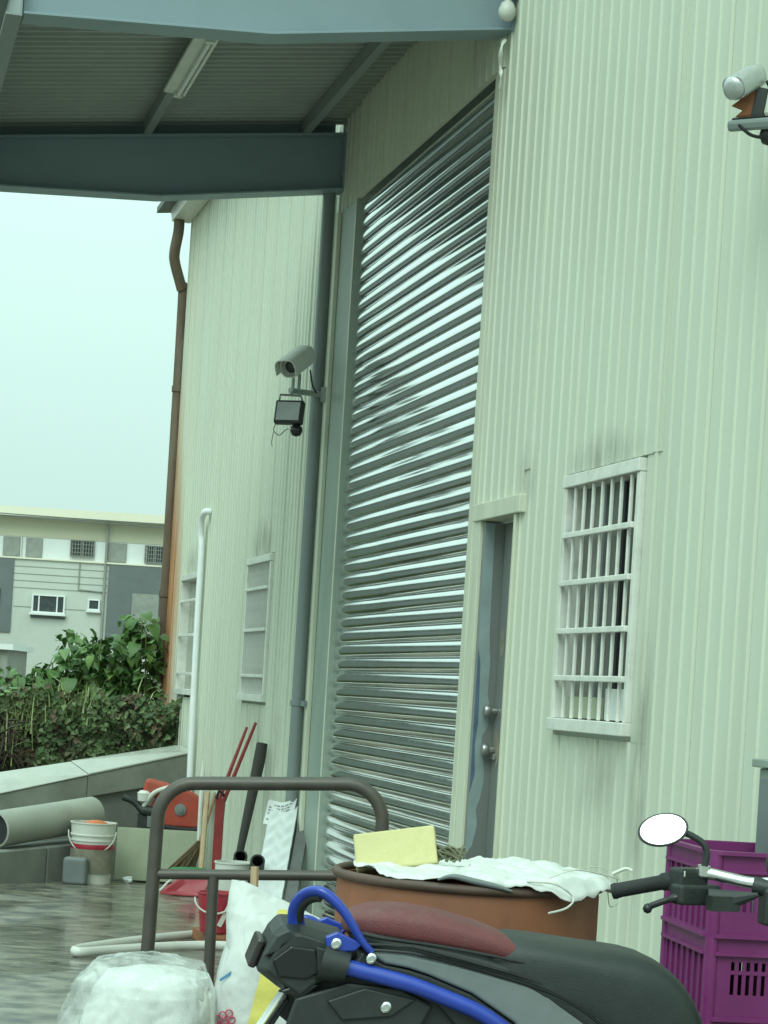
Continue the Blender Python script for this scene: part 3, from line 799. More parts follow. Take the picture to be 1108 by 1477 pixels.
MB().lathe([(.001, -.04), (.025, -.03), (.036, -.005), (.03, .02)], (.05, -.02, -.045), 14).build('motion_sensor', M['black'], F2, smooth=50)
MB().tube(catmull([(-.06, -.03, -.02), (-.02, -.04, -.055), (.03, -.04, -.06), (.06, -.03, -.03)], 6), .006, 6).build('cable', M['rubber'], F2, smooth=60)

# grey cabinet against the wall at the right edge
gc = thing('metal_cabinet', 'dark grey metal cabinet against the wall behind the purple crates', 'cabinet', WO, WANG)
MB().bx((5.85, .03, wbase(6.5)), (6.30, .26, 1.24)).build('body', M['col_paint'], gc, bevel=.006)
MB().bx((5.88, .262, .1), (6.27, .272, 1.21)).build('door', M['grey_pl'], gc, bevel=.003)
MB().bx((5.83, .02, 1.242), (6.32, .28, 1.27)).build('lid', M['col_paint'], gc, bevel=.004)

# ------------------------------------------------------------------ parapet wall at the end of the yard
pw = thing('parapet_wall', 'low weathered wall with a wide wet coping closing the yard', 'wall', (-1.6, 19.3, gz(19.5)))
A = V(-1.594, 19.35, 0); B = V(-3.203, 18.2, 0); Dn = (B - A).normalized(); 
nrm = V(-Dn.y, Dn.x, 0)
if nrm.y < 0: nrm = -nrm          # away from the yard
def ztop(d): return .781 - .2195 * d if d < 4 else -.097 - .02 * (d - 4)
def slab(d0, d1, n0, n1, zt, zb, m, name, tilt=0.0, **kw):
    b = MB(); vs = []
    for d in (d0, d1):
        for nn, zf in ((n0, zt), (n1, lambda d, zt=zt: zt(d) + tilt * (.25 + .42 * d)), (n1, zb), (n0, zb)):
            p = A + Dn * d + nrm * nn
            vs.append((p.x - pw.location.x, p.y - pw.location.y, zf(d) - pw.location.z))
    b.add(vs, [(0, 1, 2, 3), (7, 6, 5, 4), (0, 4, 5, 1), (1, 5, 6, 2), (2, 6, 7, 3), (3, 7, 4, 0)])
    return b.build(name, M[m], pw, **kw)
segs = [0, 1.12, 2.6, 4.0, 6.5, 9.5]
for i in range(5):
    j = random.uniform(-.008, .008)
    slab(segs[i] + .004, segs[i + 1] - .004, 0 + j, .36 + j, lambda d: ztop(d) + j, lambda d: ztop(d) - .015, 'wetcap', 'coping', .13, bevel=.006)
    slab(segs[i] + .003, segs[i + 1] - .003, .01 + j, .35 + j, lambda d: ztop(d) - .017, lambda d: ztop(d) - .27 + .05 * min(d, 2.4), 'concrete', 'wall_block', bevel=.008)
for d0_, d1_ in ((.05, 1.998), (2.0, 3.998), (4.0, 9.5)): slab(d0_, d1_, .07, .30, lambda d: ztop(d) - .10, lambda d: -.9, 'block', 'wall_base')

# roll lying on the block
rl = thing('rolled_sheet', 'thick pale grey rolled sheet with an open dark end on the block', 'roll', (-2.8, 17.3, -.33))
c0 = V(-.24, -.14, .43); c1 = V(.52, 1.02, .56)
b = MB(); ax = (c1 - c0).normalized()
b.lathe([(.135, 0), (.15, .005), (.152, .2), (.150, .6), (.152, 1.2), (.13, 1.21)], c0, 26, axis=tuple(ax), cap=False)
b.lathe([(.135, 0), (.13, .05), (.128, 1.21)], c0, 26, axis=tuple(ax), cap=False)
b.build('sheet', M['pale_sheet'], rl, smooth=40)
MB().lathe([(.1285, .04), (.001, .041)], c0, 20, axis=tuple(ax), cap=False).build('painted_hollow', M['dark'], rl)  # near-black disc paints the shade inside the open roll
kb = thing('kerb_block', 'long grey concrete block on the wet floor under the roll', 'block', (-2.8, 17.3, -.33))
b = MB(); u = V(ax.x, ax.y, 0).normalized(); nn = V(-u.y, u.x, 0)
for d0, d1 in ((-1.6, .45), (.46, 1.2)):
    P = []
    for d in (d0, d1):
        for k2, zz in ((-.18, -.3), (-.18, .27), (.18, .27), (.18, -.3)):
            P.append(V(c0.x, c0.y, 0) + u * d + nn * k2 + V(0, 0, zz + .04 * d))
    b.add(P, [(0, 1, 2, 3), (7, 6, 5, 4), (0, 4, 5, 1), (1, 5, 6, 2), (2, 6, 7, 3), (3, 7, 4, 0)])
b.build('blocks', M['block'], kb, bevel=.01)

# ------------------------------------------------------------------ clutter by the far wall
def pail(name, label, cat, loc, r0, r1, h, m, handle=True, rings=0, inside='dark'):
    t = thing(name, label, cat, loc)
    pf = [(r0 * .97, 0), (r0, .006)]
    for i in range(rings):
        zz = h * (.80 - .085 * i); rr = r0 + (r1 - r0) * zz / h
        pf += [(rr, zz - .012), (rr + .010, zz - .008), (rr + .010, zz + .004), (rr, zz + .006)]
    pf = pf[:2] + sorted(pf[2:], key=lambda q: q[1])
    pf += [(r1, h - .012), (r1 + .008, h - .010), (r1 + .008, h), (r1 - .006, h), (r1 - .008, h - .01), (r0 - .008, .02), (.001, .015)]
    MB().lathe(pf, (0, 0, 0), 28).build('body', M[m], t, smooth=35)
    if handle:
        b = MB(); pts = [(-(r1 + .012) * math.cos(a), -.06 - .5 * r1 * math.sin(a), h * .86 - h * .36 * math.sin(a)) for a in [math.pi * i / 12 for i in range(13)]]
        b.tube(pts, .006, 6); b.build('handle', M['offwhite'], t, smooth=60)
    return t
bk = pail('plastic_bucket', 'grimy white paint bucket with a wire handle left of the pale board', 'bucket', (-2.29, 17.62, gz(17.6)), .165, .19, .52, 'offwhite', rings=2)
MB().lathe([(.186, .10), (.186, .29), (.1855, .30)], (0, 0, 0), 28, cap=False).build('cement_crust', M['grime'], bk, smooth=40)
b = MB().lathe([(.1835, .296), (.1865, .30), (.187, .335), (.185, .34)], (0, 0, 0), 28, cap=False); b.build('red_band', M['red'], bk, smooth=40)
b = MB(); b.lathe([(.001, .07), (.05, .066), (.095, .045), (.115, .01), (.12, -.02)], (0, 0, 0), 20)
ob = tag(b.build('scoop', M['orange_pl'], smooth=50), 'orange plastic scoop lying in the white paint bucket', 'scoop'); ob.location = (-2.27, 17.62, gz(17.6) + .47)
b = MB().box((0, 0, .115), (.20, .12, .23)); ob = b.build('plastic_canister', M['grey_pl'], bevel=.03, seg=4); tag(ob, 'blue grey plastic canister standing before the paint bucket', 'canister'); ob.location = (-2.39, 17.38, gz(17.4))
# pale board and white scrap
bt = thing('fibre_board', 'pale green board standing on edge behind the red dustpan', 'board', (-1.80, 18.15, gz(18.1)), R(4))
MB().box((0, 0, .24), (.70, .03, .455), Matrix.Rotation(R(-5), 3, 'X')).build('sheet', M['board'], bt, bevel=.004)
b = MB(); random.seed(3)
bm = bmesh.new(); bmesh.ops.create_icosphere(bm, subdivisions=2, radius=.05)
for v in bm.verts: v.co *= 1 + .6 * (mnoise.noise(v.co * 30)); v.co.z *= .6
b.add([v.co.copy() for v in bm.verts], [tuple(v.index for v in f.verts) for f in bm.faces]); bm.free()
ob = tag(b.build('crumpled_paper', M['paper']), 'crumpled scrap of white paper at the foot of the pale board', 'litter'); ob.location = (-2.0, 17.9, gz(17.9) + .03)
# orange machine on the board
sw = thing('floor_saw', 'orange red saw with rounded blade guard, central bolt and black handle', 'saw', (-1.70, 18.35, gz(18.3) + .47))
g_ = []
for i in range(25):
    a = math.pi * (-.06 + 1.12 * i / 24); g_.append((.235 * math.cos(a) + .04, 0, .25 * math.sin(a) + .06))
b = MB().prism(g_, (0, .11, 0)); b.build('blade_guard', M['orange'], sw, bevel=.02, seg=3)
b = MB().lathe([(.045, 0), (.045, .012), (.022, .014), (.022, .03), (.001, .031)], (.06, -.0, .15), 14, axis=(0, -1, 0)); b.build('hub_bolt', M['steel'], sw, smooth=40)
b = MB(); b.tube(catmull([(.30, 0, .03), (.15, -.01, .0), (-.05, -.01, .01), (-.15, 0, .0)], 5), .02, 8); b.build('base_rail', M['rubber'], sw, smooth=50)
b = MB(); b.tube(catmull([(-.14, .0, .12), (-.22, .0, .13), (-.30, 0, .19), (-.38, 0, .22)], 5), [.045] * 6 + [.035, .03] + [.026] * 8, 10); b.box((-.20, .03, .05), (.12, .10, .10)); b.build('handle', M['black'], sw, smooth=50)
b = MB(); b.box((-.12, .06, .29), (.22, .16, .13), Matrix.Rotation(R(12), 3, 'Y')); b.build('engine_cover', M['orange'], sw, bevel=.03, seg=3)
b = MB(); b.tube(catmull([(-.22, -.01, .16), (-.14, -.04, .27), (-.02, -.04, .32), (.02, -.02, .33)], 5), .018, 8); b.lathe([(.05, 0), (.055, .06), (.03, .08)], (-.22, .0, .20), 14); b.build('fuel_tank', M['offwhite'], sw, smooth=50)
b = MB().tube([(-.235, .0, .09), (-.235, 0, -.02)], .014, 8); b.box((-.16, 0, .05), (.05, .06, .09)); b.build('bracket', M['steel'], sw)
sw.scale = (1.16, 1.1, 1.16)
# dark timber / boxes the saw stands on
ob = MB().box((0, 0, .235), (.62, .26, .47)).build('timber_crate', M['wood_dark'], bevel=.01); ob.location = (-1.76, 18.42, gz(18.4)); tag(ob, 'dark wooden crate carrying the orange saw behind the pale board', 'crate')
# sticks and brooms
def stick(name, label, cat, pts, r, m, n=8):
    b = MB(); P = [V(*p) for p in pts]; o_ = P[0].copy()
    b.tube([p - o_ for p in P], r, n)
    ob = b.build(name, M[m], smooth=40); ob.location = o_
    return tag(ob, label, cat)
stick('thin_stick', 'thin whitish stick standing upright beside the wooden broom handle', 'stick', [(-1.41, 17.9, gz(17.9)), (-1.43, 18.05, .36), (-1.435, 18.1, .60), (-1.44, 18.12, .74)], [.02, .02, .022, .006], 'offwhite')
br_ = thing('garden_broom', 'wooden handled broom with green plastic head on the floor', 'broom', (-1.38, 17.6, gz(17.6)))
MB().tube([(.02, 0, .16), (.0, .45, .80)], .024, 9).build('handle', M['wood_pale'], br_, smooth=40)
rg_ = []
for x, hw, hh in ((-.26, .03, .02), (-.22, .05, .045), (-.05, .055, .055), (.05, .05, .05), (.10, .03, .03)):
    rg_.append([V(x, hw * math.cos(a), .14 + hh * math.sin(a)) for a in [2 * math.pi * i / 10 for i in range(10)]])
MB().loft(rg_).build('head', M['green_pl'], br_, smooth=50)
pb = thing('palm_broom', 'brown palm fibre broom fanning down beside the pale board', 'broom', (-1.50, 17.85, gz(17.8)))
b = MB(); random.seed(5)
for i in range(46):
    f = random.random(); x0 = .10 + random.uniform(-.02, .02)
    b.tube([(x0, 0, .40), (-.18 + f * .24, random.uniform(-.03, .03), .10 + .06 * (f > .7) + random.uniform(-.02, .03))], [.012, .008], 4)
b.build('bristles', M['palm'], pb); bpy.data.objects['bristles']['kind'] = 'stuff'
MB().tube([(.09, 0, .36), (.20, .12, .82)], .016, 8).build('handle', M['wood'], pb, smooth=40)
dpn = thing('dustpan', 'dark red dustpan lying on the floor below the green broom head', 'dustpan', (-1.42, 16.9, gz(16.9)), R(-8))
b = MB(); b.prism([(-.18, -.13, .01), (.16, -.13, .01), (.20, .14, .0), (.18, .16, .13), (-.05, .16, .14), (-.20, .05, .03)], (0, 0, .012))
b.prism([(-.17, .14, .01), (.2, .14, .01), (.19, .16, .15), (-.02, .16, .16)], (0, .012, 0)); b.build('pan', M['red'], dpn, bevel=.004)
MB().tube(catmull([(-.30, -.10, .03), (-.20, -.09, .03), (-.12, -.02, .12), (.02, .08, .17)], 5), .010, 7).build('handle', M['offwhite'], dpn, smooth=50)
# red forked pole
B0 = wl(15.95, .28, gz(16.2))
fp = thing('forked_steel_pole', 'red steel post splitting into two thin rods leaning on the wall', 'pole', B0)
MB().bx((-.036, -.02, 0), (.036, .02, .83)).build('post', M['red_steel'], fp, bevel=.004)
for s_, z_, dx in ((16.27, 1.08, -.012), (15.91, 1.13, .016)):
    e = wl(s_, .045, z_) - B0
    MB().tube([(dx, .0, .55), (dx * 1.4, .02, .80), e], [.018, .018, .012], 8).build('rod', M['red_steel'], fp, smooth=40)
MB().tube([(-.03, -.03, .83), (-.01, -.05, .89), (.03, -.03, .85)], .014, 7).build('shackle', M['rubber'], fp, smooth=40)
stick('wooden_post', 'dark tapered wooden post leaning against the wall right of red rods', 'post', [wl(15.42, .30, gz(15.6)), wl(15.45, .20, .14), wl(15.52, .08, .84), wl(15.54, .06, .98)], [.022, .028, .046, .043], 'wood_dark', 10)
for i, (s_, t_, z_, lab) in enumerate(((14.63, .35, .19, 'black pipe end poking up left of the white panel, the further one'), (13.76, .40, .235, 'black pipe end closest to the white quilted panel'))):
    P0 = wl(s_, t_, z_); P1 = wl(s_ + .85, t_ - .14, gz(15.5) + .06)
    pp = thing('plastic_pipe', lab, 'pipe', (P1.x, P1.y, gz(P1.y)), 0, 'black plastic pipes')
    base = V(P1.x, P1.y, gz(P1.y)); a1 = P1 - base; d_ = P0 - P1; Ln = d_.length
    b = MB(); b.lathe([(.050, .0), (.050, Ln), (.038, Ln), (.038, Ln - .4)], a1, 16, axis=tuple(d_.normalized()), cap=False); b.build('pipe', M['rubber'], pp, smooth=40)
    MB().lathe([(.038, Ln - .35), (.001, Ln - .351)], a1, 12, axis=tuple(d_.normalized()), cap=False).build('bore', M['dark'], pp)
# quilted foam panel with a printed flap, grey plank: both lean far back on the column
FB = wl(13.50, .40, gz(13.8)); FT = wl(14.30, .12, .58)
fv = FT - FB; frz = math.atan2(-fv.x, fv.y); flen = fv.length; lean = math.atan2(math.hypot(fv.x, fv.y), fv.z)
fq = thing('quilted_panel', 'white quilted foam panel with printed paper flap leaning by the column', 'panel', FB, frz)
q = Matrix.Rotation(-lean, 3, 'X')
b = MB(); nx, nz2 = 14, 60
for face, yy in ((0, -.02), (1, .02)):
    for j in range(nz2 + 1):
        for i in range(nx + 1):
            x = -.095 + .19 * i / nx; z_ = flen * j / nz2
            w_ = .007 * math.sin(z_ * 50 + math.sin(x * 55) * 1.4) if face == 0 else 0
            b.v.append(tuple(q @ V(x, yy + w_, z_)))
k = nx + 1; o2 = k * (nz2 + 1)
for j in range(nz2):
    for i in range(nx):
        b.f += [(j * k + i, j * k + i + 1, (j + 1) * k + i + 1, (j + 1) * k + i), (o2 + j * k + i, o2 + (j + 1) * k + i, o2 + (j + 1) * k + i + 1, o2 + j * k + i + 1)]
for j in range(nz2): b.f += [(j * k, (j + 1) * k, o2 + (j + 1) * k, o2 + j * k), (j * k + nx, o2 + j * k + nx, o2 + (j + 1) * k + nx, (j + 1) * k + nx)]
b.f += [(nz2 * k + i, nz2 * k + i + 1, o2 + nz2 * k + i + 1, o2 + nz2 * k + i) for i in range(nx)]
b.mi = [0] * len(b.f)
b.build('foam', M['foam_white'], fq, smooth=50)
flap_o = q @ V(0, -.02, flen)
b = MB(); rows = []
for j in range(9):
    a = j / 8
    rows.append([flap_o + V(-.115 + .2 * i / 8 - .02 * a, -.02 - .07 * a + .01 * math.sin(i * .9 + a * 2), .015 - .165 * a + .012 * math.cos(i * .8) + .02 * (i / 8)) for i in range(9)])
vs = [p for r_ in rows for p in r_]
b.add(vs + [p + V(0, .003, 0) for p in vs], [(j * 9 + i, j * 9 + i + 1, j * 9 + i + 10, j * 9 + i + 9) for j in range(8) for i in range(8)] + [(81 + j * 9 + i, 81 + j * 9 + i + 9, 81 + j * 9 + i + 10, 81 + j * 9 + i + 1) for j in range(8) for i in range(8)])
fl = b.build('paper_flap', M['paper'], fq, smooth=60)
b = MB(); random.seed(2)
for row in range(1, 7):
    i = .6
    while i < 7:
        wd = random.uniform(.35, 1.1)
        if random.random() < .8:
            j0, j1 = row + .1, row + .55; i1 = min(7.4, i + wd)
            def fp_(jj, ii):
                j_, i_ = int(jj), int(ii); fj, fi = jj - j_, ii - i_
                A_ = rows[j_][i_].lerp(rows[j_][i_ + 1], fi); B_ = rows[j_ + 1][i_].lerp(rows[j_ + 1][i_ + 1], fi); return A_.lerp(B_, fj) + V(0, -.002, 0)
            P4 = [fp_(j0, i), fp_(j0, i1), fp_(j1, i1), fp_(j1, i)]
            b.add(P4 + [p + V(0, .001, 0) for p in P4], [(0, 1, 2, 3), (7, 6, 5, 4), (0, 4, 5, 1), (2, 6, 7, 3), (1, 5, 6, 2), (0, 3, 7, 4)])
        i += wd + .3
b.build('print', M['ink'], fl)
PB = FB + Matrix.Rotation(frz, 3, 'Z') @ V(.150, .03, 0)
pk = thing('grey_plank', 'narrow dark grey plank leaning right of the quilted panel', 'plank', PB, frz)
MB().box(q @ V(0, 0, flen * .49), (.08, .03, flen * .98), q).build('board', M['grey_plank'], pk, bevel=.004)
# white tub and red bucket
pail('white_tub', 'off white plastic tub standing behind the trolley rails', 'tub', (-.90, 14.6, gz(14.6)), .125, .13, .43, 'offwhite', handle=False)
rbk = pail('small_bucket', 'small bright red bucket on the wet floor behind the trolley', 'bucket', (-.895, 12.9, gz(12.9)), .085, .11, .25, 'red', handle=True)
b = MB().box((.07, -.088, .12), (.03, .004, .16), Matrix.Rotation(R(24), 3, 'Y') @ Matrix.Rotation(R(25), 3, 'Z')); b.build('white_smear', M['offwhite'], rbk)
# white strip loop on floor
loop = catmull([(-.55, 13.5, 0), (-.85, 13.5, 0), (-1.15, 13.05, 0), (-1.45, 12.35, 0), (-1.60, 11.9, 0), (-1.56, 11.75, 0), (-1.40, 12.0, 0), (-1.15, 12.35, 0), (-.9, 12.6, 0), (-.55, 12.7, 0)], 6)
b = MB().tube([(p.x + 1.1, p.y - 12.5, gz(p.y) - gz(12.5) + .03) for p in loop], .021, 8, flat=1.3)
ob = b.build('trim_strip', M['offwhite'], smooth=50); ob.location = (-1.1, 12.5, gz(12.5)); tag(ob, 'long off white plastic strip bent into a loop on the wet floor', 'strip')
ob = MB().box((0, 0, .04), (.35, .5, .08), Matrix.Rotation(R(20), 3, 'Z')).build('rusty_tray', M['rust'], bevel=.01); ob.location = (-.80, 13.0, gz(13) + .001); tag(ob, 'low rusty brown tray under the small red bucket', 'tray')
rbk.location.z += .085
rbk.location.y -= .0

# ------------------------------------------------------------------ push trolley with bags
ty = 6.5
tr = thing('push_trolley', 'brown steel push trolley with a rounded pipe handle frame', 'trolley', (-.30, ty, gz(ty)))
gz0 = gz(ty)
def tp(x, z_, y=0.0): return (x + .30, y, z_ - gz0)
hp = [tp(-.665, .16)] + [tp(-.655, .80)] + [tp(-.648 + .0 * a, 1.0) for a in (0,)]
arc = lambda cx, cz, r, a0, a1: [tp(cx + r * math.cos(R(a0 + (a1 - a0) * i / 7)), cz + r * math.sin(R(a0 + (a1 - a0) * i / 7))) for i in range(8)]
hp = [tp(-.665, .16), tp(-.652, .60)] + arc(-.532, .975, .115, 180, 92) + arc(-.060, 1.003, .115, 88, 0) + [tp(.058, .60), tp(.062, .16)]
MB().tube(hp, .0215, 14).build('handle', M['pipe_steel'], tr, smooth=50)
MB().tube([tp(-.635, .80), tp(.045, .835)], .0165, 12).build('rail', M['pipe_steel'], tr, smooth=40)
MB().tube([tp(-.462, .805), tp(-.452, .16)], .0175, 12).build('upright', M['pipe_steel'], tr, smooth=40)
MB().bx((-.45, -1.15, .13), (.45, .05, .165)).build('platform', M['pipe_steel'], tr, bevel=.01)
wme = MB().lathe([(.001, -.02), (.055, -.02), (.06, -.012), (.06, .012), (.055, .02), (.001, .02)], (0, 0, .06), 20, axis=(1, 0, 0)).mesh('wheel', M['rubber'], 40)
for x in (-.36, .36):
    for y in (-1.0, -.1):
        ob = bpy.data.objects.new('wheel', wme); COL.objects.link(ob); ob.parent = tr; ob.location = (x, y, 0)
        MB().bx((x - .04, y - .03, .062), (x + .04, y + .03, .13)).build('wheel_bracket', M['steel'], tr)

def cloth_lump(rings, amp, freq, seed, n=40):
    """Closed lump from (z, cx, cy, rx, ry, squareness) rings with creases."""
    R_ = []
    for z_, cx, cy, rx, ry, sq in rings:
        r_ = []
        for i in range(n):
            a = 2 * math.pi * i / n; x, y = math.cos(a), math.sin(a)
            x = math.copysign(abs(x) ** sq, x); y = math.copysign(abs(y) ** sq, y)
            p = V(cx + rx * x, cy + ry * y, z_)
            q1 = p * freq + V(seed, 0, 0)
            d = mnoise.noise(q1) * amp
            q2 = V(q1.x * 1.9 + .6 * mnoise.noise(q1 * .7), q1.y * 1.9, q1.z * 1.1)
            d += (1 - abs(mnoise.noise(q2)) * 3.2) * amp * .42 if abs(mnoise.noise(q2)) < .31 else 0
            d -= max(0, 1 - abs(mnoise.noise(q2 * 1.7 + V(9, 2, 4))) * 6) * amp * .40
            p += V(x, y, .3).normalized() * d
            r_.append(p)
        R_.append(r_)
    return R_
def interp_rings(keys, steps):
    out = []
    for i in range(len(keys) - 1):
        for s in range(steps):
            f = s / steps; out.append(tuple(keys[i][k] + (keys[i + 1][k] - keys[i][k]) * f for k in range(6)))
    out.append(keys[-1]); return out
# tall woven sack with yellow band
sk = thing('woven_sack', 'tall white woven sack with a yellow band and pink print', 'sack', (-.20, 5.78, gz(5.8)))
top = [(.16, -.01, 0, .17, .18, .6), (.3, -.015, 0, .190, .19, .6), (.53, -.014, .0, .188, .18, .6), (.70, .0, .0, .165, .15, .65), (.80, -.004, .0, .163, .10, .7), (.85, -.006, .0, .158, .05, .8), (.885, -.01, .0, .150, .012, .9)]
rg_ = cloth_lump(interp_rings(top, 16), .012, 6, 3.1, 150)
for r_ in rg_:
    for p in r_:
        if p.z > .6: p.z -= .42 * max(0, p.x + .125) * min(1, (p.z - .6) / .25)
MB().loft(rg_).build('fabric', M['woven'], sk, smooth=70)
def on_sack(xa, z_, off=.006):
    """Front surface point of the sack at a given x and height."""
    best = None
    for r_ in rg_:
        for p in r_:
            if p.y < .0:
                d = (p.x - xa) ** 2 + (p.z - z_) ** 2
                if best is None or d < best[0]: best = (d, p)
    p = best[1]
    return V(xa, p.y - off, z_)
b = MB(); NB = 26; vs = []
for i in range(NB + 1):
    z_ = .17 + (.815 - .17) * i / NB
    xc = -.055 + .068 * (z_ - .45) / .35
    for e in (-.033, .033): vs.append(on_sack(xc - .006 + e, z_, .009))
vs2 = [v + V(0, .004, 0) for v in vs]
L_ = len(vs)
fs = [(2 * i, 2 * i + 1, 2 * i + 3, 2 * i + 2) for i in range(NB)] + [(L_ + 2 * i, L_ + 2 * i + 2, L_ + 2 * i + 3, L_ + 2 * i + 1) for i in range(NB)]
fs += [(2 * i, 2 * i + 2, L_ + 2 * i + 2, L_ + 2 * i) for i in range(NB)] + [(2 * i + 1, L_ + 2 * i + 1, L_ + 2 * i + 3, 2 * i + 3) for i in range(NB)]
b.add(vs + vs2, fs); b.build('yellow_band', M['woven_yellow'], sk, smooth=60)
b = MB()
for cx, cz in ((-.150, .535), (-.133, .542), (-.163, .522), (-.145, .517), (-.125, .525), (-.137, .505), (-.157, .502)):
    c_ = on_sack(cx, cz, .008); b.tube([c_ + V(.009 * math.cos(a), 0, .009 * math.sin(a)) for a in [2 * math.pi * i / 9 for i in range(9)]], .0022, 5, closed=True)
b.build('flower_print', M['pink'], sk)
b = MB(); c_ = on_sack(-.15, .635, .012); b.box(c_, (.040, .004, .007), Matrix.Rotation(R(-38), 3, 'Y')); b.build('tape', M['bluetape'], sk)
ob = stick('wooden_peg', 'short pale wooden stick poking from the top of the woven sack', 'stick', [(-.305, 6.1, .62), (-.315, 6.12, .875)], .012, 'wood_pale', 6)
# round plastic bag
pbg = thing('plastic_bag', 'bulging translucent white plastic bag on the trolley beside the sack', 'bag', (-.560, 5.60, gz(5.6)))
keys = [(.165, .0, 0, .13, .14, .8), (.22, .0, 0, .175, .18, .8), (.38, .0, 0, .185, .19, .85), (.50, .01, 0, .182, .18, .85), (.585, .02, 0, .160, .16, .85), (.630, .03, .01, .135, .12, .9), (.648, .035, .01, .06, .05, 1), (.650, .035, .01, .01, .01, 1)]
MB().loft(cloth_lump(interp_rings(keys, 14), .013, 5, 8.2, 150)).build('contents', M['polybag'], pbg, smooth=60)
film = bpy.data.materials.new('clear_film'); film.use_nodes = True
t_ = film.node_tree; bs = t_.nodes['Principled BSDF']; tr_ = t_.nodes.new('ShaderNodeBsdfTransparent'); mxs = t_.nodes.new('ShaderNodeMixShader')
bs.inputs['Base Color'].default_value = (.7, .72, .7, 1); bs.inputs['Roughness'].default_value = .25
nzf = t_.nodes.new('ShaderNodeTexNoise'); nzf.inputs['Scale'].default_value = 7; nzf.inputs['Detail'].default_value = 4
mrf = t_.nodes.new('ShaderNodeMapRange'); mrf.inputs['From Min'].default_value = .35; mrf.inputs['From Max'].default_value = .7; mrf.inputs['To Min'].default_value = .15; mrf.inputs['To Max'].default_value = .6
t_.links.new(nzf.outputs[0], mrf.inputs['Value']); t_.links.new(mrf.outputs[0], mxs.inputs[0])
t_.links.new(tr_.outputs[0], mxs.inputs[1]); t_.links.new(bs.outputs[0], mxs.inputs[2]); t_.links.new(mxs.outputs[0], t_.nodes['Material Output'].inputs['Surface'])
keys2 = [(k_[0] + (.03 if k_[0] > .5 else 0), k_[1] - .025, k_[2], k_[3] * 1.07 + .01, k_[4] * 1.07 + .01, k_[5]) for k_ in keys]
MB().loft(cloth_lump(interp_rings(keys2, 14), .016, 5.5, 1.7, 150)).build('outer_film', film, pbg, smooth=80)

# ------------------------------------------------------------------ rusty drum with tarpaulin, foam board, scrap
DR = (.305, 5.95)
dr = thing('steel_drum', 'large rusty orange brown steel drum behind the scooter seat', 'drum', (DR[0], DR[1], gz(5.95)))
r_ = .375; ht = .932
MB().lathe([(r_ - .01, 0), (r_, .01), (r_, .28), (r_ + .012, .295), (r_, .31), (r_, .57), (r_ + .012, .585), (r_, .60), (r_, ht - .04), (r_ - .004, ht - .02), (r_ - .02, ht - .02), (r_ - .02, .5), (.001, .5)], (0, 0, 0), 64).build('shell', M['drum'], dr, smooth=35)
b = MB().tube([((r_ + .002) * math.cos(a), (r_ + .002) * math.sin(a), ht - .012) for a in [2 * math.pi * i / 64 for i in range(64)]], .014, 8, closed=True); b.build('rim', M['drumrim'], dr, smooth=50)
tp_ = thing('tarpaulin', 'crumpled white tarpaulin draped over the rusty drum', 'tarpaulin', (DR[0], DR[1], gz(5.95) + ht))
b = MB(); NR, NA = 36, 180; vs = []
for i in range(NR + 1):
    for j in range(NA):
        a = 2 * math.pi * j / NA
        reach = .380 + .028 * mnoise.noise(V(math.cos(a) * 2, math.sin(a) * 2, 4.2)) 
        front = max(0, math.cos(a + math.pi / 2)) ; right = max(0, math.cos(a))
        reach += .05 * right + .004 * front
        if math.cos(a) < -.78: reach *= .86
        rr = reach * i / NR
        x, y = rr * math.cos(a), rr * math.sin(a)
        h_ = .016 + .016 * mnoise.noise(V(x * 6, y * 6, 1.5)) + .022 * abs(mnoise.noise(V(x * 11, y * 11, 7.7))) - .016 * abs(mnoise.noise(V(x * 23, y * 23, 2.2))) + .010 * right
        over = max(0, rr - .378)
        if over > 0: h_ -= over * (1.0 + .8 * mnoise.noise(V(a * 3, 0, 0))); 
        vs.append((x, y, max(h_, -.035) if over > 0 else max(h_, .006)))
fs = [(i * NA + j, i * NA + (j + 1) % NA, (i + 1) * NA + (j + 1) % NA, (i + 1) * NA + j) for i in range(NR) for j in range(NA)]
b.add(vs, fs)
ob = b.build('sheet', M['tarp'], tp_, smooth=50); sm = ob.modifiers.new('thick', 'SOLIDIFY'); sm.thickness = .002
b = MB()
b.tube(catmull([(.20, -.335, .03), (.27, -.32, .055), (.35, -.22, .04), (.41, -.12, .02), (.40, -.10, -.01)], 6), .0022, 6)
b.build('hem', M['offwhite'], tp_, smooth=60)
b = MB()
b.tube(catmull([(.14, -.37, .02), (.22, -.35, .015), (.27, -.33, -.02), (.25, -.37, -.045), (.20, -.39, -.06)], 6), .003, 6)
b.tube(catmull([(.24, -.30, .05), (.30, -.25, .055), (.36, -.12, .05), (.42, -.05, .02), (.445, -.04, -.02), (.43, -.05, -.05), (.40, -.09, -.06), (.39, -.1, -.02)], 6), .0016, 5)
b.tube(catmull([(.40, -.08, .03), (.44, -.05, .045), (.46, -.05, .04)], 4), .006, 5)
b.build('cord', M['offwhite'], tp_, smooth=60)
b = MB(); b.tube(catmull([(-.10, -.375, .01), (-.06, -.385, .022), (.0, -.385, .012), (.06, -.385, .002), (.10, -.385, -.008)], 6), [.003 + .006 * math.sin(math.pi * i / 24) for i in range(25)], 7); b.build('dark_fold', M['grey_pl'], tp_, smooth=60)
fb = MB().box((0, 0, 0), (.235, .055, .115), Matrix.Rotation(R(-9), 3, 'Y') @ Matrix.Rotation(R(-22), 3, 'X') @ Matrix.Rotation(R(-4), 3, 'Z'))
ob = fb.build('foam_slab', M['foam'], bevel=.006, seg=2); ob.location = (.095, 5.98, gz(5.95) + ht + .050); tag(ob, 'pale yellow foam slab propped on top of the drum', 'foam')
b = MB(); random.seed(11)
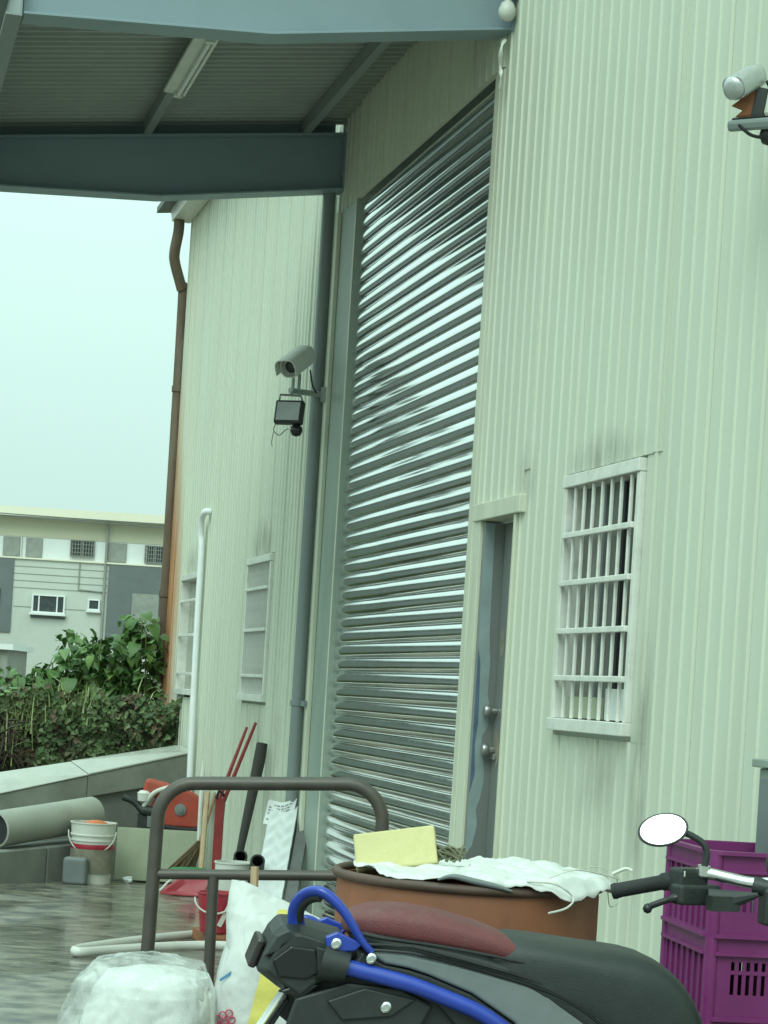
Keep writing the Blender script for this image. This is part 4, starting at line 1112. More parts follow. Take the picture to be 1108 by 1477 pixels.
for i in range(26):
    a = random.uniform(0, 6.28); r1 = random.uniform(.02, .06)
    p = [V(.0 + random.uniform(-.055, .055), random.uniform(-.02, .02), random.uniform(0, .02)), V(random.uniform(-.05, .05), random.uniform(-.02, .02), random.uniform(.02, .05)), V(random.uniform(-.06, .065), random.uniform(-.02, .02), random.uniform(.0, .03))]
    b.tube(catmull(p, 4), .0035, 4)
ob = b.build('net_scrap', M['mesh']); ob.location = (.245, 5.97, gz(5.95) + ht + .03); tag(ob, 'tangled greenish netting scrap right of the yellow foam', 'netting')

# ------------------------------------------------------------------ purple crates
def make_crate():
    W_, D_, H_ = .38, .52, .262
    t = thing('plastic_crate', '', 'crate', (0, 0, 0), 0, 'stacked purple crates')
    tb = .012
    b = MB(); b.bx((-W_ / 2 + .015, -D_ / 2 + .015, 0), (W_ / 2 - .015, D_ / 2 - .015, .012)); b.build('base', M['purple'], t)
    # long walls (facing -x and +x): solid sheet with ribs; short walls: slotted
    for sx in (-1, 1):
        x = sx * (W_ / 2 - .014)
        b = MB(); b.bx((x - .003, -D_ / 2 + .03, .0), (x + .003, D_ / 2 - .03, H_ - .002)); b.build('side_wall', M['purple'], t)
        rb0 = None
        for i in range(7):
            y = -D_ / 2 + .075 + i * (D_ - .15) / 6
            if rb0 is None: rb0 = MB().bx((-.0035, -.002, .012), (.0035, .002, H_ - .06)).build('rib', M['purple'], t)
            ob = rb0 if i == 0 else link_copy(rb0, t)
            ob.location = (x + sx * .0066, y, 0)
            if i == 0: first = ob
    for sy in (-1, 1):
        y = sy * (D_ / 2 - .014)
        b = MB()
        ns = 9; x0, x1 = -W_ / 2 + .085, W_ / 2 - .085
        pw_ = (x1 - x0) / (2 * ns - 1)
        b.bx((-W_ / 2 + .03, y - .003, 0), (W_ / 2 - .03, y + .003, .075))
        b.bx((-W_ / 2 + .03, y - .003, H_ - .085), (W_ / 2 - .03, y + .003, H_ - .002))
        b.bx((-W_ / 2 + .03, y - .003, .075), (x0, y + .003, H_ - .085)); b.bx((x1, y - .003, .075), (W_ / 2 - .03, y + .003, H_ - .085))
        for i in range(ns - 1):
            b.bx((x0 + pw_ * (2 * i + 1), y - .003, .075), (x0 + pw_ * (2 * i + 2), y + .003, H_ - .085))
        b.bx((x0, y - .0045, .138), (x1, y + .0045, .150))
        b.bx((x0, y - .0045, .188), (x1, y + .0045, .198))
        b.build('end_wall', M['purple'], t)
    for sx in (-1, 1):
        for sy in (-1, 1):
            b = MB(); b.tube([(sx * (W_ / 2 - .022), sy * (D_ / 2 - .022), .0), (sx * (W_ / 2 - .022), sy * (D_ / 2 - .022), H_ - .004)], .022, 14); b.build('corner_post', M['purple'], t, smooth=40)
    def rim(z0, z1, e):
        b = MB()
        a, c = W_ / 2 + e, D_ / 2 + e; ch = .035; i_ = .016 + e
        outer = [(-a + ch, -c), (a - ch, -c), (a, -c + ch), (a, c - ch), (a - ch, c), (-a + ch, c), (-a, c - ch), (-a, -c + ch)]
        k_ = (W_ / 2 - .012) / a; k2 = (D_ / 2 - .012) / c
        inner = [(x * k_, y * k2) for x, y in outer]
        vs = [(x, y, z0) for x, y in outer] + [(x, y, z1) for x, y in outer] + [(x, y, z0) for x, y in inner] + [(x, y, z1) for x, y in inner]
        fs = []
        for i in range(8):
            j = (i + 1) % 8
            fs += [(i, j, 8 + j, 8 + i), (16 + j, 16 + i, 24 + i, 24 + j), (8 + i, 8 + j, 24 + j, 24 + i), (j, i, 16 + i, 16 + j)]
        b.add(vs, fs); return b
    rim(H_ - .012, H_, .008).build('rim', M['purple'], t)
    rim(H_ - .066, H_ - .056, .005).build('rim', M['purple'], t)
    return t, H_
crate0, CH = make_crate()
cx, cy, cang = 1.226, 6.683, R(8)
labs = ['bottom purple plastic crate standing on the ground in its stack', 'purple crate resting directly on the bottom crate of the stack', 'second purple crate from the top of the stack, behind the scooter seat', 'topmost open purple crate of the stack beside the wall']
def copy_tree(o_):
    c = link_copy(o_)
    for ch in list(o_.children): link_copy(ch, c)
    return c
zb = gz(cy)
for i in range(4):
    c = crate0 if i == 0 else copy_tree(crate0)
    c['label'] = labs[i]
    c.location = (cx, cy, zb + i * (CH - .006) + .002); c.rotation_euler = (0, 0, cang + (.012 if i == 1 else 0))

# ------------------------------------------------------------------ scooter (local: x forward, y left, z up)
SH = R(6); SB = (.045, 5.0)
sc = thing('motor_scooter', 'black scooter with dull red pillion seat and blue tubular frame', 'scooter', (SB[0], SB[1], gz(4.9)), SH)
def L_w(x, y, z_):
    dx, dy = x - SB[0], y - SB[1]
    return V(dx * math.cos(SH) + dy * math.sin(SH), -dx * math.sin(SH) + dy * math.cos(SH), z_ - gz(4.9))
def ss_ring(x, yc, zc, hw, hh, sq=.6, n=28, shear=0):
    out = []
    for i in range(n):
        a = 2 * math.pi * i / n; p, q_ = math.cos(a), math.sin(a)
        p = math.copysign(abs(p) ** sq, p); q_ = math.copysign(abs(q_) ** sq, q_)
        out.append(V(x + shear * q_ * hh, yc + hw * p, zc + hh * q_))
    return out
def zr(x, zb_, zt, hw, sq=.6, shear=0): return ss_ring(x, 0, (zb_ + zt) / 2, hw, (zt - zb_) / 2, sq, shear=shear)
# pillion seat (red) and rider seat (black)
MB().loft([zr(-.14, .860, .888, .05), zr(-.125, .855, .908, .09), zr(-.07, .845, .928, .125), zr(.03, .832, .924, .14), zr(.15, .815, .900, .145), zr(.24, .797, .872, .148), zr(.31, .785, .845, .145), zr(.36, .775, .805, .12)]).build('pillion_seat', M['seat_red'], sc, smooth=60, sub=1)
MB().loft([zr(.20, .74, .84, .135, .55), zr(.27, .72, .862, .15, .55), zr(.36, .69, .852, .16, .5), zr(.50, .64, .832, .165, .5), zr(.62, .58, .822, .165, .5), zr(.70, .54, .798, .160, .5), zr(.77, .50, .745, .15, .5), zr(.82, .46, .680, .13, .55), zr(.86, .46, .58, .10, .6)]).build('rider_seat', M['seat_black'], sc, smooth=60, sub=1)
for sy in (-1, 1):
    pts = catmull([(-.115, sy * .10, .866), (-.05, sy * .131, .856), (.05, sy * .143, .846), (.16, sy * .149, .830), (.26, sy * .152, .812), (.33, sy * .149, .798)], 6)
    MB().tube(pts, .0035, 6).build('seat_piping', M['rubber'], sc, smooth=60)
# black under-seat skirt
MB().loft([zr(-.135, .845, .885, .10), zr(-.05, .81, .872, .14), zr(.12, .78, .853, .148), zr(.28, .73, .81, .150), zr(.40, .68, .775, .158), zr(.52, .60, .72, .160), zr(.62, .52, .66, .155)]).build('seat_skirt', M['black'], sc, smooth=50, sub=1)
# grey side panels
for sy in (-1, 1):
    y0 = sy * .150
    poly = [(-.095, .842), (.0, .826), (.14, .796), (.326, .748), (.45, .70), (.56, .62), (.63, .50), (.50, .44), (.40, .52), (.296, .66), (.182, .729), (.07, .772), (.019, .788), (-.042, .806)]
    b = MB(); inner = [(x, y0 - sy * .02, z_) for x, z_ in poly]
    b.prism(inner, (0, sy * .024, 0)); b.build('side_panel', M['grey_panel'], sc, bevel=.008, seg=3)
    # dark band below it
    poly = [(-.10, .838), (-.045, .804), (.016, .786), (.07, .770), (.182, .727), (.296, .657), (.40, .515), (.36, .42), (.24, .56), (.10, .70), (-.03, .755), (-.13, .80)]
    b = MB(); b.prism([(x, y0 - sy * .02, z_) for x, z_ in poly], (0, sy * .016, 0)); b.build('lower_cowl', M['black'], sc, bevel=.006)
    # blue tube
    pts = catmull([(-.145, sy * .155, .812), (.0, sy * .168, .762), (.112, sy * .172, .723), (.20, sy * .172, .688), (.27, sy * .172, .645), (.33, sy * .17, .58), (.40, sy * .165, .45), (.46, sy * .16, .38)], 6)
    MB().tube(pts, .0185, 16).build('frame_tube', M['blue'], sc, smooth=60)
    pts = catmull([(-.02, sy * .15, .640), (.10, sy * .155, .61), (.22, sy * .155, .55), (.30, sy * .15, .46)], 6)
    MB().tube(pts, .016, 12).build('frame_tube', M['blue'], sc, smooth=60)
for sy in (-1, 1):
    pts = catmull([(-.095, sy * .156, .846), (.0, sy * .157, .830), (.14, sy * .157, .800), (.326, sy * .157, .752), (.45, sy * .157, .704), (.56, sy * .157, .624), (.63, sy * .156, .51)], 6)
    MB().tube(pts, .0042, 6).build('panel_seam', M['black_gloss'], sc, smooth=60)
    MB().tube([p + V(.002, -sy * .002, .012) for p in pts], .0032, 6).build('panel_seam', M['rubber'], sc, smooth=60)
# inner body
MB().loft([zr(-.22, .72, .82, .08), zr(-.12, .62, .85, .12), zr(.1, .48, .80, .125), zr(.3, .40, .74, .13), zr(.5, .36, .66, .135), zr(.72, .33, .56, .13), zr(.84, .33, .50, .11)]).build('body', M['black'], sc, smooth=50)
# faceted tail block
tb_pts = [(-.352, .800), (-.338, .838), (-.318, .884), (-.295, .908), (-.255, .907), (-.14, .872), (-.105, .83), (-.135, .782), (-.20, .765), (-.245, .728), (-.300, .762)]
def tail(hw0, hw1, grow):
    b = MB(); c_ = V(-.24, 0, .82)
    rings = []
    for y, kf in ((-hw1, .80), (-hw0, 1.0), (hw0, 1.0), (hw1, .80)):
        rings.append([V(c_.x + (x - c_.x) * kf, y, c_.z + (z_ - c_.z) * kf) for x, z_ in tb_pts])
    b.loft(rings); return b
tail(.105, .150, 1).build('tail_block', M['black'], sc, bevel=.006)
def facet(poly, y0, d, m, name, bev=.004):
    b = MB(); b.prism([(x, y0, z_) for x, z_ in poly], (0, d, 0)); return b.build(name, M[m], sc, bevel=bev)
for sy in (-1, 1):
    facet([(-.318, .83), (-.275, .862), (-.215, .855), (-.20, .80), (-.235, .785), (-.30, .79)], sy * .146, sy * .012, 'black_gloss', 'tail_inset')
    facet([(-.215, .862), (-.165, .848), (-.155, .815), (-.175, .793), (-.205, .792)], sy * .144, sy * .018, 'black', 'tail_lug')
    facet([(-.34, .835), (-.31, .885), (-.28, .90), (-.26, .885), (-.30, .85)], sy * .120, sy * .03, 'black', 'tail_rib')
    facet([(-.30, .755), (-.24, .74), (-.20, .77), (-.24, .775)], sy * .125, sy * .02, 'black_gloss', 'tail_inset')
MB().box((-.352, 0, .835), (.02, .17, .07), Matrix.Rotation(R(20), 3, 'Y')).build('tail_lamp', M['tail_red'], sc, bevel=.006)
# collar where the tube meets the tail
for sy in (-1, 1):
    MB().tube([(-.20, sy * .150, .825), (-.135, sy * .156, .808)], [.045, .034], 12).build('collar', M['black'], sc, smooth=30)
# mudguard bracket, lower black plate with bolt
for sy in (-1, 1):
    facet([(-.255, .74), (-.13, .77), (.0, .742), (.085, .70), (.06, .655), (-.02, .60), (-.20, .60), (-.28, .66)], sy * .128, sy * .02, 'black', 'rear_plate', .006)
    facet([(-.18, .735), (-.09, .755), (.04, .715), (-.02, .68), (-.14, .685)], sy * .147, sy * .010, 'black', 'rear_plate', .004)
    for (x, z_, r0) in ((-.035, .705, .013),):
        b = MB().lathe([(r0, 0), (r0, .006), (r0 * .6, .008), (r0 * .55, .004), (.001, .004)], (x, sy * .156, z_), 12, axis=(0, sy, 0)); b.build('bolt', M['chrome'], sc, smooth=40)
# grab rail
for sy, drop in ((-1, 0.0), (1, .10)):
    gr_pts = catmull([(-.078, sy * .157, .838), (-.105, sy * .159, .868), (-.145, sy * .16, .930 - drop), (-.178, sy * .155, .968 - drop), (-.212, sy * .145, .988 - drop), (-.243, sy * .125, .980 - drop), (-.262, sy * .105, .952 - drop), (-.262, sy * .09, .915 - drop), (-.252, sy * .085, .880 - drop)], 5)
    ng = len(gr_pts) - 1
    MB().tube(gr_pts, [.0125 + .009 * min(1, 2.2 * i / ng) for i in range(ng + 1)], 14, flat=.62).build('grab_rail', M['blue'], sc, smooth=60)
    MB().tube([p + V(.004, sy * -.006, -.010) for p in gr_pts[ng // 2:]], .016, 10).build('grab_grip', M['black'], sc, smooth=60)
for sy in (-1, 1):
    facet([(-.195, .885), (-.165, .895), (-.10, .86), (-.12, .845), (-.17, .848), (-.19, .86)], sy * .147, sy * .016, 'blue', 'grab_gusset', .004)
    for x, z_ in ((-.168, .869), (-.080, .825)):
        MB().lathe([(.0125, 0), (.0125, .012), (.008, .014), (.007, .008), (.001, .008)], (x, sy * .162, z_), 12, axis=(0, sy, 0)).build('bolt', M['chrome'], sc, smooth=40)
# plate
MB().box((-.315, -.05, .69), (.004, .085, .17), Matrix.Rotation(R(32), 3, 'Y')).build('number_plate', M['plate'], sc, bevel=.002)
MB().box((-.298, -.03, .675), (.012, .07, .12), Matrix.Rotation(R(32), 3, 'Y')).build('plate_bracket', M['black'], sc, bevel=.004)
# ease the upper body to its final length and rake: tail a little lower, front a little shorter
for ch in sc.children:
    for v in ch.data.vertices:
        x = v.co.x; v.co.x = .047 + .94 * x - .05 * x * x; v.co.z += -.024 + .043 * x - .022 * min(1, max(0, (.02 - x) / .2)) * (0 if 'seat' in ch.name else 1)
# running gear, floorboard and front (mostly outside the picture)
def wheel(x, r0, wd):
    MB().lathe([(r0 * .55, -wd / 2), (r0 * .9, -wd / 2), (r0, -wd / 4), (r0, wd / 4), (r0 * .9, wd / 2), (r0 * .55, wd / 2), (r0 * .55, -wd / 2)], (x, 0, r0), 32, axis=(0, 1, 0), cap=False).build('tyre', M['rubber'], sc, smooth=50)
    b = MB().lathe([(.001, -.03), (.05, -.03), (.06, -.02), (r0 * .5, -.012), (r0 * .56, -.04), (r0 * .56, .04), (r0 * .5, .012), (.06, .02), (.05, .03), (.001, .03)], (x, 0, r0), 32, axis=(0, 1, 0)); b.build('rim', M['grey_pl'], sc, smooth=30)
wheel(-.05, .235, .12); wheel(1.22, .235, .11)
MB().loft([zr(-.20, .16, .34, .09), zr(.05, .14, .40, .12), zr(.35, .18, .40, .12), zr(.5, .22, .38, .10)]).build('engine', M['grey_pl'], sc, smooth=40)
MB().lathe([(.03, 0), (.055, .03), (.06, .30), (.03, .36)], (-.28, -.17, .30), 16, axis=(.95, 0, -.2)).build('exhaust', M['steel'], sc, smooth=40)
MB().loft([zr(.78, .28, .36, .15), zr(.9, .27, .33, .17), zr(1.05, .28, .34, .16), zr(1.12, .35, .45, .14)]).build('floorboard', M['black'], sc, smooth=40)
MB().prism([(1.02, -.15, .35), (1.10, -.13, .60), (1.05, -.09, .82), (1.12, -.09, .84), (1.20, -.13, .58), (1.14, -.16, .34)], (0, .30, 0)).build('front_shield', M['black'], sc, bevel=.02, seg=3)
MB().tube([(1.06, 0, .88), (1.20, 0, .42)], .028, 12).build('steering_tube', M['black'], sc, smooth=40)
for sy in (-1, 1): MB().tube([(1.17, sy * .08, .50), (1.22, sy * .075, .235)], .02, 10).build('fork', M['chrome'], sc, smooth=40)
MB().loft([ss_ring(1.05, 0, .44, .05, .02), ss_ring(1.15, 0, .495, .065, .025), ss_ring(1.25, 0, .50, .065, .025), ss_ring(1.36, 0, .45, .05, .02)]).build('mudguard', M['black'], sc, smooth=40)
# handlebar, turned left (world points)
hbp = catmull([L_w(1.244, 4.933, 0.950), L_w(1.148, 4.962, 1.003), L_w(1.053, 4.991, 1.017), L_w(0.957, 5.024, 1.003), L_w(0.890, 5.043, 1.010), L_w(0.833, 5.063, 1.017), L_w(0.785, 5.077, 1.003), L_w(0.632, 5.120, 0.955)], 6)
MB().tube(hbp, .0145, 14).build('handlebar', M['chrome'], sc, smooth=60)
MB().tube([L_w(0.990, 5.010, 0.993), L_w(0.947, 5.024, 0.998)], .022, 14).build('bar_clamp', M['black'], sc, smooth=30)
MB().box(L_w(1.005, 5.015, 0.950), (.08, .06, .09)).build('riser', M['black'], sc, bevel=.008)
gp = MB().tube([L_w(0.766, 5.084, 0.994), L_w(0.737, 5.091, 0.987), L_w(0.732, 5.093, 0.985), L_w(0.639, 5.120, 0.959), L_w(0.627, 5.124, 0.955)], [.022, .022, .0185, .0185, .0195], 16)
gp.build('grip', M['rubber'], sc, smooth=50)
MB().tube([L_w(0.630, 5.123, 0.956), L_w(0.620, 5.126, 0.953)], [.0205, .019], 16).build('bar_end', M['rubber'], sc, smooth=40)
b = MB(); b.box(L_w(0.796, 5.072, 0.996), (.085, .055, .062), Matrix.Rotation(R(20), 3, 'Z')); b.box(L_w(0.813, 5.053, 0.965), (.12, .05, .05), Matrix.Rotation(R(20), 3, 'Z')); b.build('switch_housing', M['black'], sc, bevel=.009, seg=3)
b = MB(); b.tube([L_w(.84, 5.02, .958), L_w(.90, 5.01, .962), L_w(.955, 5.0, .978)], [.026, .022, .006], 10); b.box(L_w(.872, 5.0, .952), (.075, .035, .036), Matrix.Rotation(R(15), 3, 'Z')); b.build('brake_pump', M['black'], sc, smooth=30)
MB().box(L_w(0.780, 5.043, 1.014), (.018, .014, .016), Matrix.Rotation(R(48), 3, 'Z')).build('switch', M['offwhite'], sc, bevel=.003)
MB().box(L_w(0.771, 5.039, 0.981), (.022, .01, .011), Matrix.Rotation(R(48), 3, 'Z')).build('switch', M['amber'], sc, bevel=.002)
lv = MB().tube(catmull([L_w(0.799, 5.029, 0.962), L_w(0.756, 5.029, 0.954), L_w(0.713, 5.036, 0.936), L_w(0.701, 5.039, 0.929)], 5), [.012] * 6 + [.008] * 8 + [.009, .009], 10)
lv.lathe([(.001, -.0125), (.0085, -.009), (.0125, 0), (.0085, .009), (.001, .0125)], L_w(0.697, 5.039, 0.925), 12); lv.build('brake_lever', M['black_gloss'], sc, smooth=60)
MB().tube([L_w(0.829, 5.061, 1.012), L_w(0.831, 5.059, 1.036)], .016, 12).build('mirror_clamp', M['chrome'], sc, smooth=30)
ms = catmull([L_w(0.831, 5.059, 1.032), L_w(0.835, 5.058, 1.065), L_w(0.825, 5.060, 1.089), L_w(0.799, 5.063, 1.105), L_w(0.777, 5.064, 1.113)], 6)
MB().tube(ms, .0085, 10).build('mirror_stem', M['black'], sc, smooth=60)
# oval mirror head facing back and slightly up
mc = V(.7245, 5.053, 1.1167)
nrm_m = V(-.12, -.90, .30).normalized(); xm = V(.965, -.06, .26); xm = (xm - nrm_m * xm.dot(nrm_m)).normalized(); zm = nrm_m.cross(xm)
def oval(k, off, n=36): return [L_w(*(mc + nrm_m * off + xm * .062 * k * math.cos(2 * math.pi * i / n) + zm * .041 * k * math.sin(2 * math.pi * i / n))) for i in range(n)]
MB().loft([oval(.45, -.028), oval(.85, -.018), oval(1.0, -.004), oval(1.0, .003), oval(.95, .004)]).build('mirror_housing', M['black'], sc, smooth=50)
MB().loft([oval(.90, .002), oval(.90, .0052)]).build('mirror_glass', M['mirror'], sc)
# headlamp / instrument pod beside the bar
b = MB().lathe([(.02, -.06), (.06, -.05), (.07, 0), (.065, .03), (.001, .035)], L_w(1.053, 5.043, 1.060), 20, axis=tuple(L_w(*(V(SB[0], SB[1], gz(4.9)) + V(.25, -.9, .35))))); b.build('instrument_pod', M['black'], sc, smooth=50)
b = MB().lathe([(.05, -.05), (.085, 0), (.09, .05), (.001, .06)], L_w(1.072, 5.130, 0.960), 20, axis=tuple(L_w(*(V(SB[0], SB[1], gz(4.9)) + V(.25, .95, -.05))))); b.build('headlamp', M['black'], sc, smooth=50)
MB().tube(catmull([L_w(1.005, 4.996, 0.979), L_w(1.024, 4.948, 0.950), L_w(1.034, 4.929, 0.874), L_w(1.053, 4.976, 0.778)], 5), .007, 7).build('cable', M['rubber'], sc, smooth=60)

# ------------------------------------------------------------------ vegetation beyond the parapet
def leaf_mesh(name, L_, W_, m, fold=.22):
    """Heart-shaped blade, folded along its midrib and drooping to a point."""
    half = [(-.10, .0), (-.14, .22), (-.06, .42), (.12, .50), (.34, .46), (.58, .33), (.80, .16), (1.0, .0)]
    b = MB(); vs = []
    for i, (fx, fy) in enumerate(half):
        z_ = -.40 * L_ * max(0, fx) ** 2
        mx_ = max(fx, 0.0)
        vs += [(fx * L_, fy * W_, z_ + fold * W_ * fy - .03 * L_ * (i % 2)), (mx_ * L_, 0, -.40 * L_ * mx_ ** 2), (fx * L_, -fy * W_, z_ + fold * W_ * fy - .03 * L_ * (i % 2))]
    fs = []
    for i in range(len(half) - 1):
        a = 3 * i
        fs += [(a, a + 1, a + 4, a + 3), (a + 1, a + 2, a + 5, a + 4)]
    b.add(vs, fs)
    return b.mesh(name, m, smooth=80)
leaf_a = leaf_mesh('leaf', .155, .14, M['leaf_big']); leaf_b = leaf_mesh('leaf', .13, .115, M['leaf_pale']); leaf_c = leaf_mesh('leaf', .15, .13, M['leaf_mid'])
def bush(label, cx, cy, zbase, stems, nleaf, rx, ry, z0, z1, seed, pale=.15, group='leafy bushes behind the parapet'):
    rnd = random.Random(seed)
    t = thing('leafy_bush', label, 'bush', (cx, cy, zbase), 0, group)
    b = MB()
    tips = []
    for i in range(stems):
        x, y = rnd.uniform(-rx, rx) * .9, rnd.uniform(-ry, ry) * .8
        hh = (z1 - zbase) * rnd.uniform(.75, .98) * (1 - .35 * (abs(x) / rx) ** 2)
        p = catmull([(x * .5, y * .5, 0), (x * .8, y * .8, hh * .5), (x + rnd.uniform(-.1, .1), y, hh)], 4)
        b.tube(p, [.018 - .012 * k / (len(p) - 1) for k in range(len(p))], 5); tips.append(p)
    b.build('stem', M['stem'], t, smooth=60)
    for i in range(nleaf):
        p = rnd.choice(tips); q_ = p[rnd.randint(len(p) // 3, len(p) - 1)]
        a = rnd.uniform(0, 6.283); rr = rnd.uniform(.03, .22)
        ob = bpy.data.objects.new('leaf', leaf_b if rnd.random() < pale else (leaf_c if rnd.random() < .45 else leaf_a)); COL.objects.link(ob); ob.parent = t
        ob.location = (q_.x + rr * math.cos(a), q_.y + rr * math.sin(a), q_.z + rnd.uniform(-.10, .08))
        ob.rotation_euler = (rnd.uniform(-.5, .5), rnd.uniform(.1, 1.1), a + rnd.uniform(-.5, .5))
        s_ = rnd.uniform(.65, 1.25); ob.scale = (s_, s_, s_)
    # inner foliage too dense to tell apart
    b = MB()
    for i in range(2600):
        p = rnd.choice(tips); q_ = p[rnd.randint(0, len(p) - 1)]
        c_ = V(q_.x + max(-.2, min(.2, rnd.gauss(0, .12))), q_.y + max(-.2, min(.2, rnd.gauss(0, .14))) + .05, q_.z - abs(rnd.gauss(0, .14)))
        if c_.z < 0: c_.z = rnd.uniform(0, .3)
        d1 = V(rnd.uniform(-1, 1), rnd.uniform(-1, 1), rnd.uniform(-.9, .3)).normalized(); d2 = d1.cross(V(rnd.uniform(-1, 1), rnd.uniform(-1, 1), rnd.uniform(-1, 1))).normalized()
        s_ = rnd.uniform(.035, .07); nn_ = d1.cross(d2) * s_ * .3
        b.m = rnd.choice((0, 0, 1))
        b.add([c_ - d1 * s_, c_ - d1 * s_ * .2 - d2 * s_ * .75 + nn_, c_ + d1 * s_ * 1.1, c_ - d1 * s_ * .2 + d2 * s_ * .75 + nn_, c_], [(0, 1, 4), (1, 2, 4), (2, 3, 4), (3, 0, 4)])
    o_ = b.build('foliage', [M['leaf_big'], M['leaf_mid']], t); o_['kind'] = 'stuff'
    return t
zg = gz(21)
bush('tall dark green broad leaved bush right beside the rusty corner pipe', -2.35, 21.3, zg, 22, 295, .50, .40, .9, 2.10, 21, .08)
bush('rounded bright green bush in the middle of the plants behind the parapet', -2.95, 21.2, zg, 20, 295, .46, .4, .8, 2.02, 22, .18)
bush('lower yellowish green bush at the left end behind the parapet', -3.60, 21.0, zg, 18, 290, .55, .4, .6, 1.66, 23, .35)
# vine wall
vw = thing('vine_covered_wall', 'old block wall overgrown with dark ivy behind the parapet', 'wall', (-2.8, 20.25, gz(20)))
vz = vw.location.z
bl0 = None
for r0 in range(5):
    for c0_ in range(8):
        if bl0 is None:
            bl0 = MB().box((0, 0, 0), (.385, .15, .29)).build('block', M['old_block'], vw, bevel=.012); ob = bl0
        else: ob = link_copy(bl0, vw)
        ob.location = (-2.05 + c0_ * .395 + (.19 if r0 % 2 else 0), random.uniform(-.01, .01), .15 + r0 * .30)
        if ob.location.x > .72 + .195: ob.location.x = .72 + .0
MB().box((-.62, .0, .72), (3.15, .10, 1.46)).build('mortar', M['block'], vw)
rnd = random.Random(4); b = MB()
def ivy_leaf(c_, s_):
    a = rnd.uniform(-2.6, 2.6); d1 = V(math.sin(a) * .9, rnd.uniform(-1.0, .4), -math.cos(a)).normalized(); d2 = d1.cross(V(rnd.uniform(-.7, .7), -1, rnd.uniform(-.5, .8))).normalized()
    nn_ = d1.cross(d2) * .3 * s_
    b.add([c_ - d1 * s_, c_ - d1 * s_ * .35 - d2 * s_ * .85 - nn_, c_ + d1 * s_ * .25 - d2 * s_ * .45 - nn_ * .5, c_ + d1 * s_ * 1.15, c_ + d1 * s_ * .25 + d2 * s_ * .45 - nn_ * .5, c_ - d1 * s_ * .35 + d2 * s_ * .85 - nn_, c_], [(0, 1, 6), (1, 2, 6), (2, 3, 6), (3, 4, 6), (4, 5, 6), (5, 0, 6)])
for i in range(12000):
    x = rnd.uniform(-2.3, .98); z_ = rnd.uniform(.0, 1.62 + .12 * mnoise.noise(V(x * 3, 2, 0)))
    clump = mnoise.noise(V(x * 2.6, 0, z_ * 2.6)) + .5 * mnoise.noise(V(x * 7, 3, z_ * 7))
    if clump + .45 * (z_ > 1.25) + .2 * (z_ < .35) < rnd.uniform(-.45, .30): continue
    y = -.08 - .16 * max(0, clump) - abs(rnd.gauss(0, .03)) - .14 * max(0, z_ - 1.1)
    tone = mnoise.noise(V(x * 3.1, 8, z_ * 3.1)) + rnd.gauss(0, .22)
    b.m = 2 if tone < -.42 else (1 if tone > .22 else 0)
    ivy_leaf(V(x, y, z_), rnd.uniform(.014, .045))
# loose shoots hanging and standing off the top
for i in range(70):
    x0 = rnd.uniform(-2.2, .95); z0_ = 1.45 + rnd.uniform(-.1, .15); dx_ = rnd.uniform(-.2, .2); up_h = rnd.uniform(-.35, .28)
    for k2 in range(9):
        f = k2 / 8; b.m = rnd.choice((0, 1, 1, 2))
        ivy_leaf(V(x0 + dx_ * f + rnd.uniform(-.03, .03), -.22 - .10 * math.sin(f * 2.5) + rnd.uniform(-.03, .03), z0_ + up_h * f), rnd.uniform(.015, .042))
o_ = b.build('ivy', [M['leaf_vine'], M['leaf_ivy_pale'], M['leaf_dry']], vw); o_['kind'] = 'stuff'
# dried brown vine mound, far left
b = MB(); rnd = random.Random(9)
for i in range(420):
    a = rnd.uniform(0, math.pi); rr = rnd.uniform(.0, .36)
    p = V(rr * math.cos(a) * 1.1, rnd.uniform(-.15, .15), rr * math.sin(a) * 1.6)
    d_ = V(rnd.uniform(-.5, .5), rnd.uniform(-.3, .3), rnd.uniform(-1, .2)).normalized() * rnd.uniform(.12, .32)
    b.tube([p, p + d_ * .5 + V(0, 0, .03), p + d_], [.012, .01, .004], 4)
ob = b.build('dry_vine_heap', M['earth']); ob.location = (-3.70, 19.72, .52); tag(ob, 'brown heap of dried vines at the left edge above the parapet', 'dead vines')
MB_ = None
# tall grass: each tuft one plant
def tuft(label, x, y, z_, nb, h, seed):
    rnd = random.Random(seed); b = MB()
    for i in range(nb):
        a = rnd.uniform(0, 6.28); ln = h * rnd.uniform(.6, 1.1); bend = rnd.uniform(.1, .8) * ln
        p0 = V(rnd.gauss(0, .10), rnd.uniform(-.05, .12), rnd.uniform(-.12, .06)); up = V(0, 0, 1)
        wv_ = V(-math.sin(a), math.cos(a), 0) * rnd.uniform(.006, .012)
        pts = [p0 + V(math.cos(a), math.sin(a), 0) * bend * f * f + up * ln * (f - .25 * f * f * f) for f in (0, .35, .7, 1)]
        vs = []
        for k2, p in enumerate(pts): w_ = wv_ * (1 - .9 * k2 / 3); vs += [p - w_, p + V(0, 0, .002), p + w_]
        b.add(vs, [f_ for k2 in range(3) for f_ in ((3 * k2, 3 * k2 + 1, 3 * k2 + 4, 3 * k2 + 3), (3 * k2 + 1, 3 * k2 + 2, 3 * k2 + 5, 3 * k2 + 4))])
    ob = b.build('grass_tuft', M['grass']); ob.location = (x, y, z_)
    return tag(ob, label, 'grass', 'pale grass tufts on the ivy wall')
tuft('tall pale grass tuft at the left edge over the dead vines', -3.42, 19.95, .78, 34, .62, 1)
tuft('upright pale grass tuft growing above the middle of the ivy wall', -3.02, 20.02, 1.05, 24, .50, 2)
tuft('spiky short grass tuft on the ivy wall below the round bush', -2.66, 20.04, 1.12, 14, .34, 3)
tuft('slender drooping pale grass hanging over the ivy at far left', -3.60, 19.62, .60, 24, .55, 4)
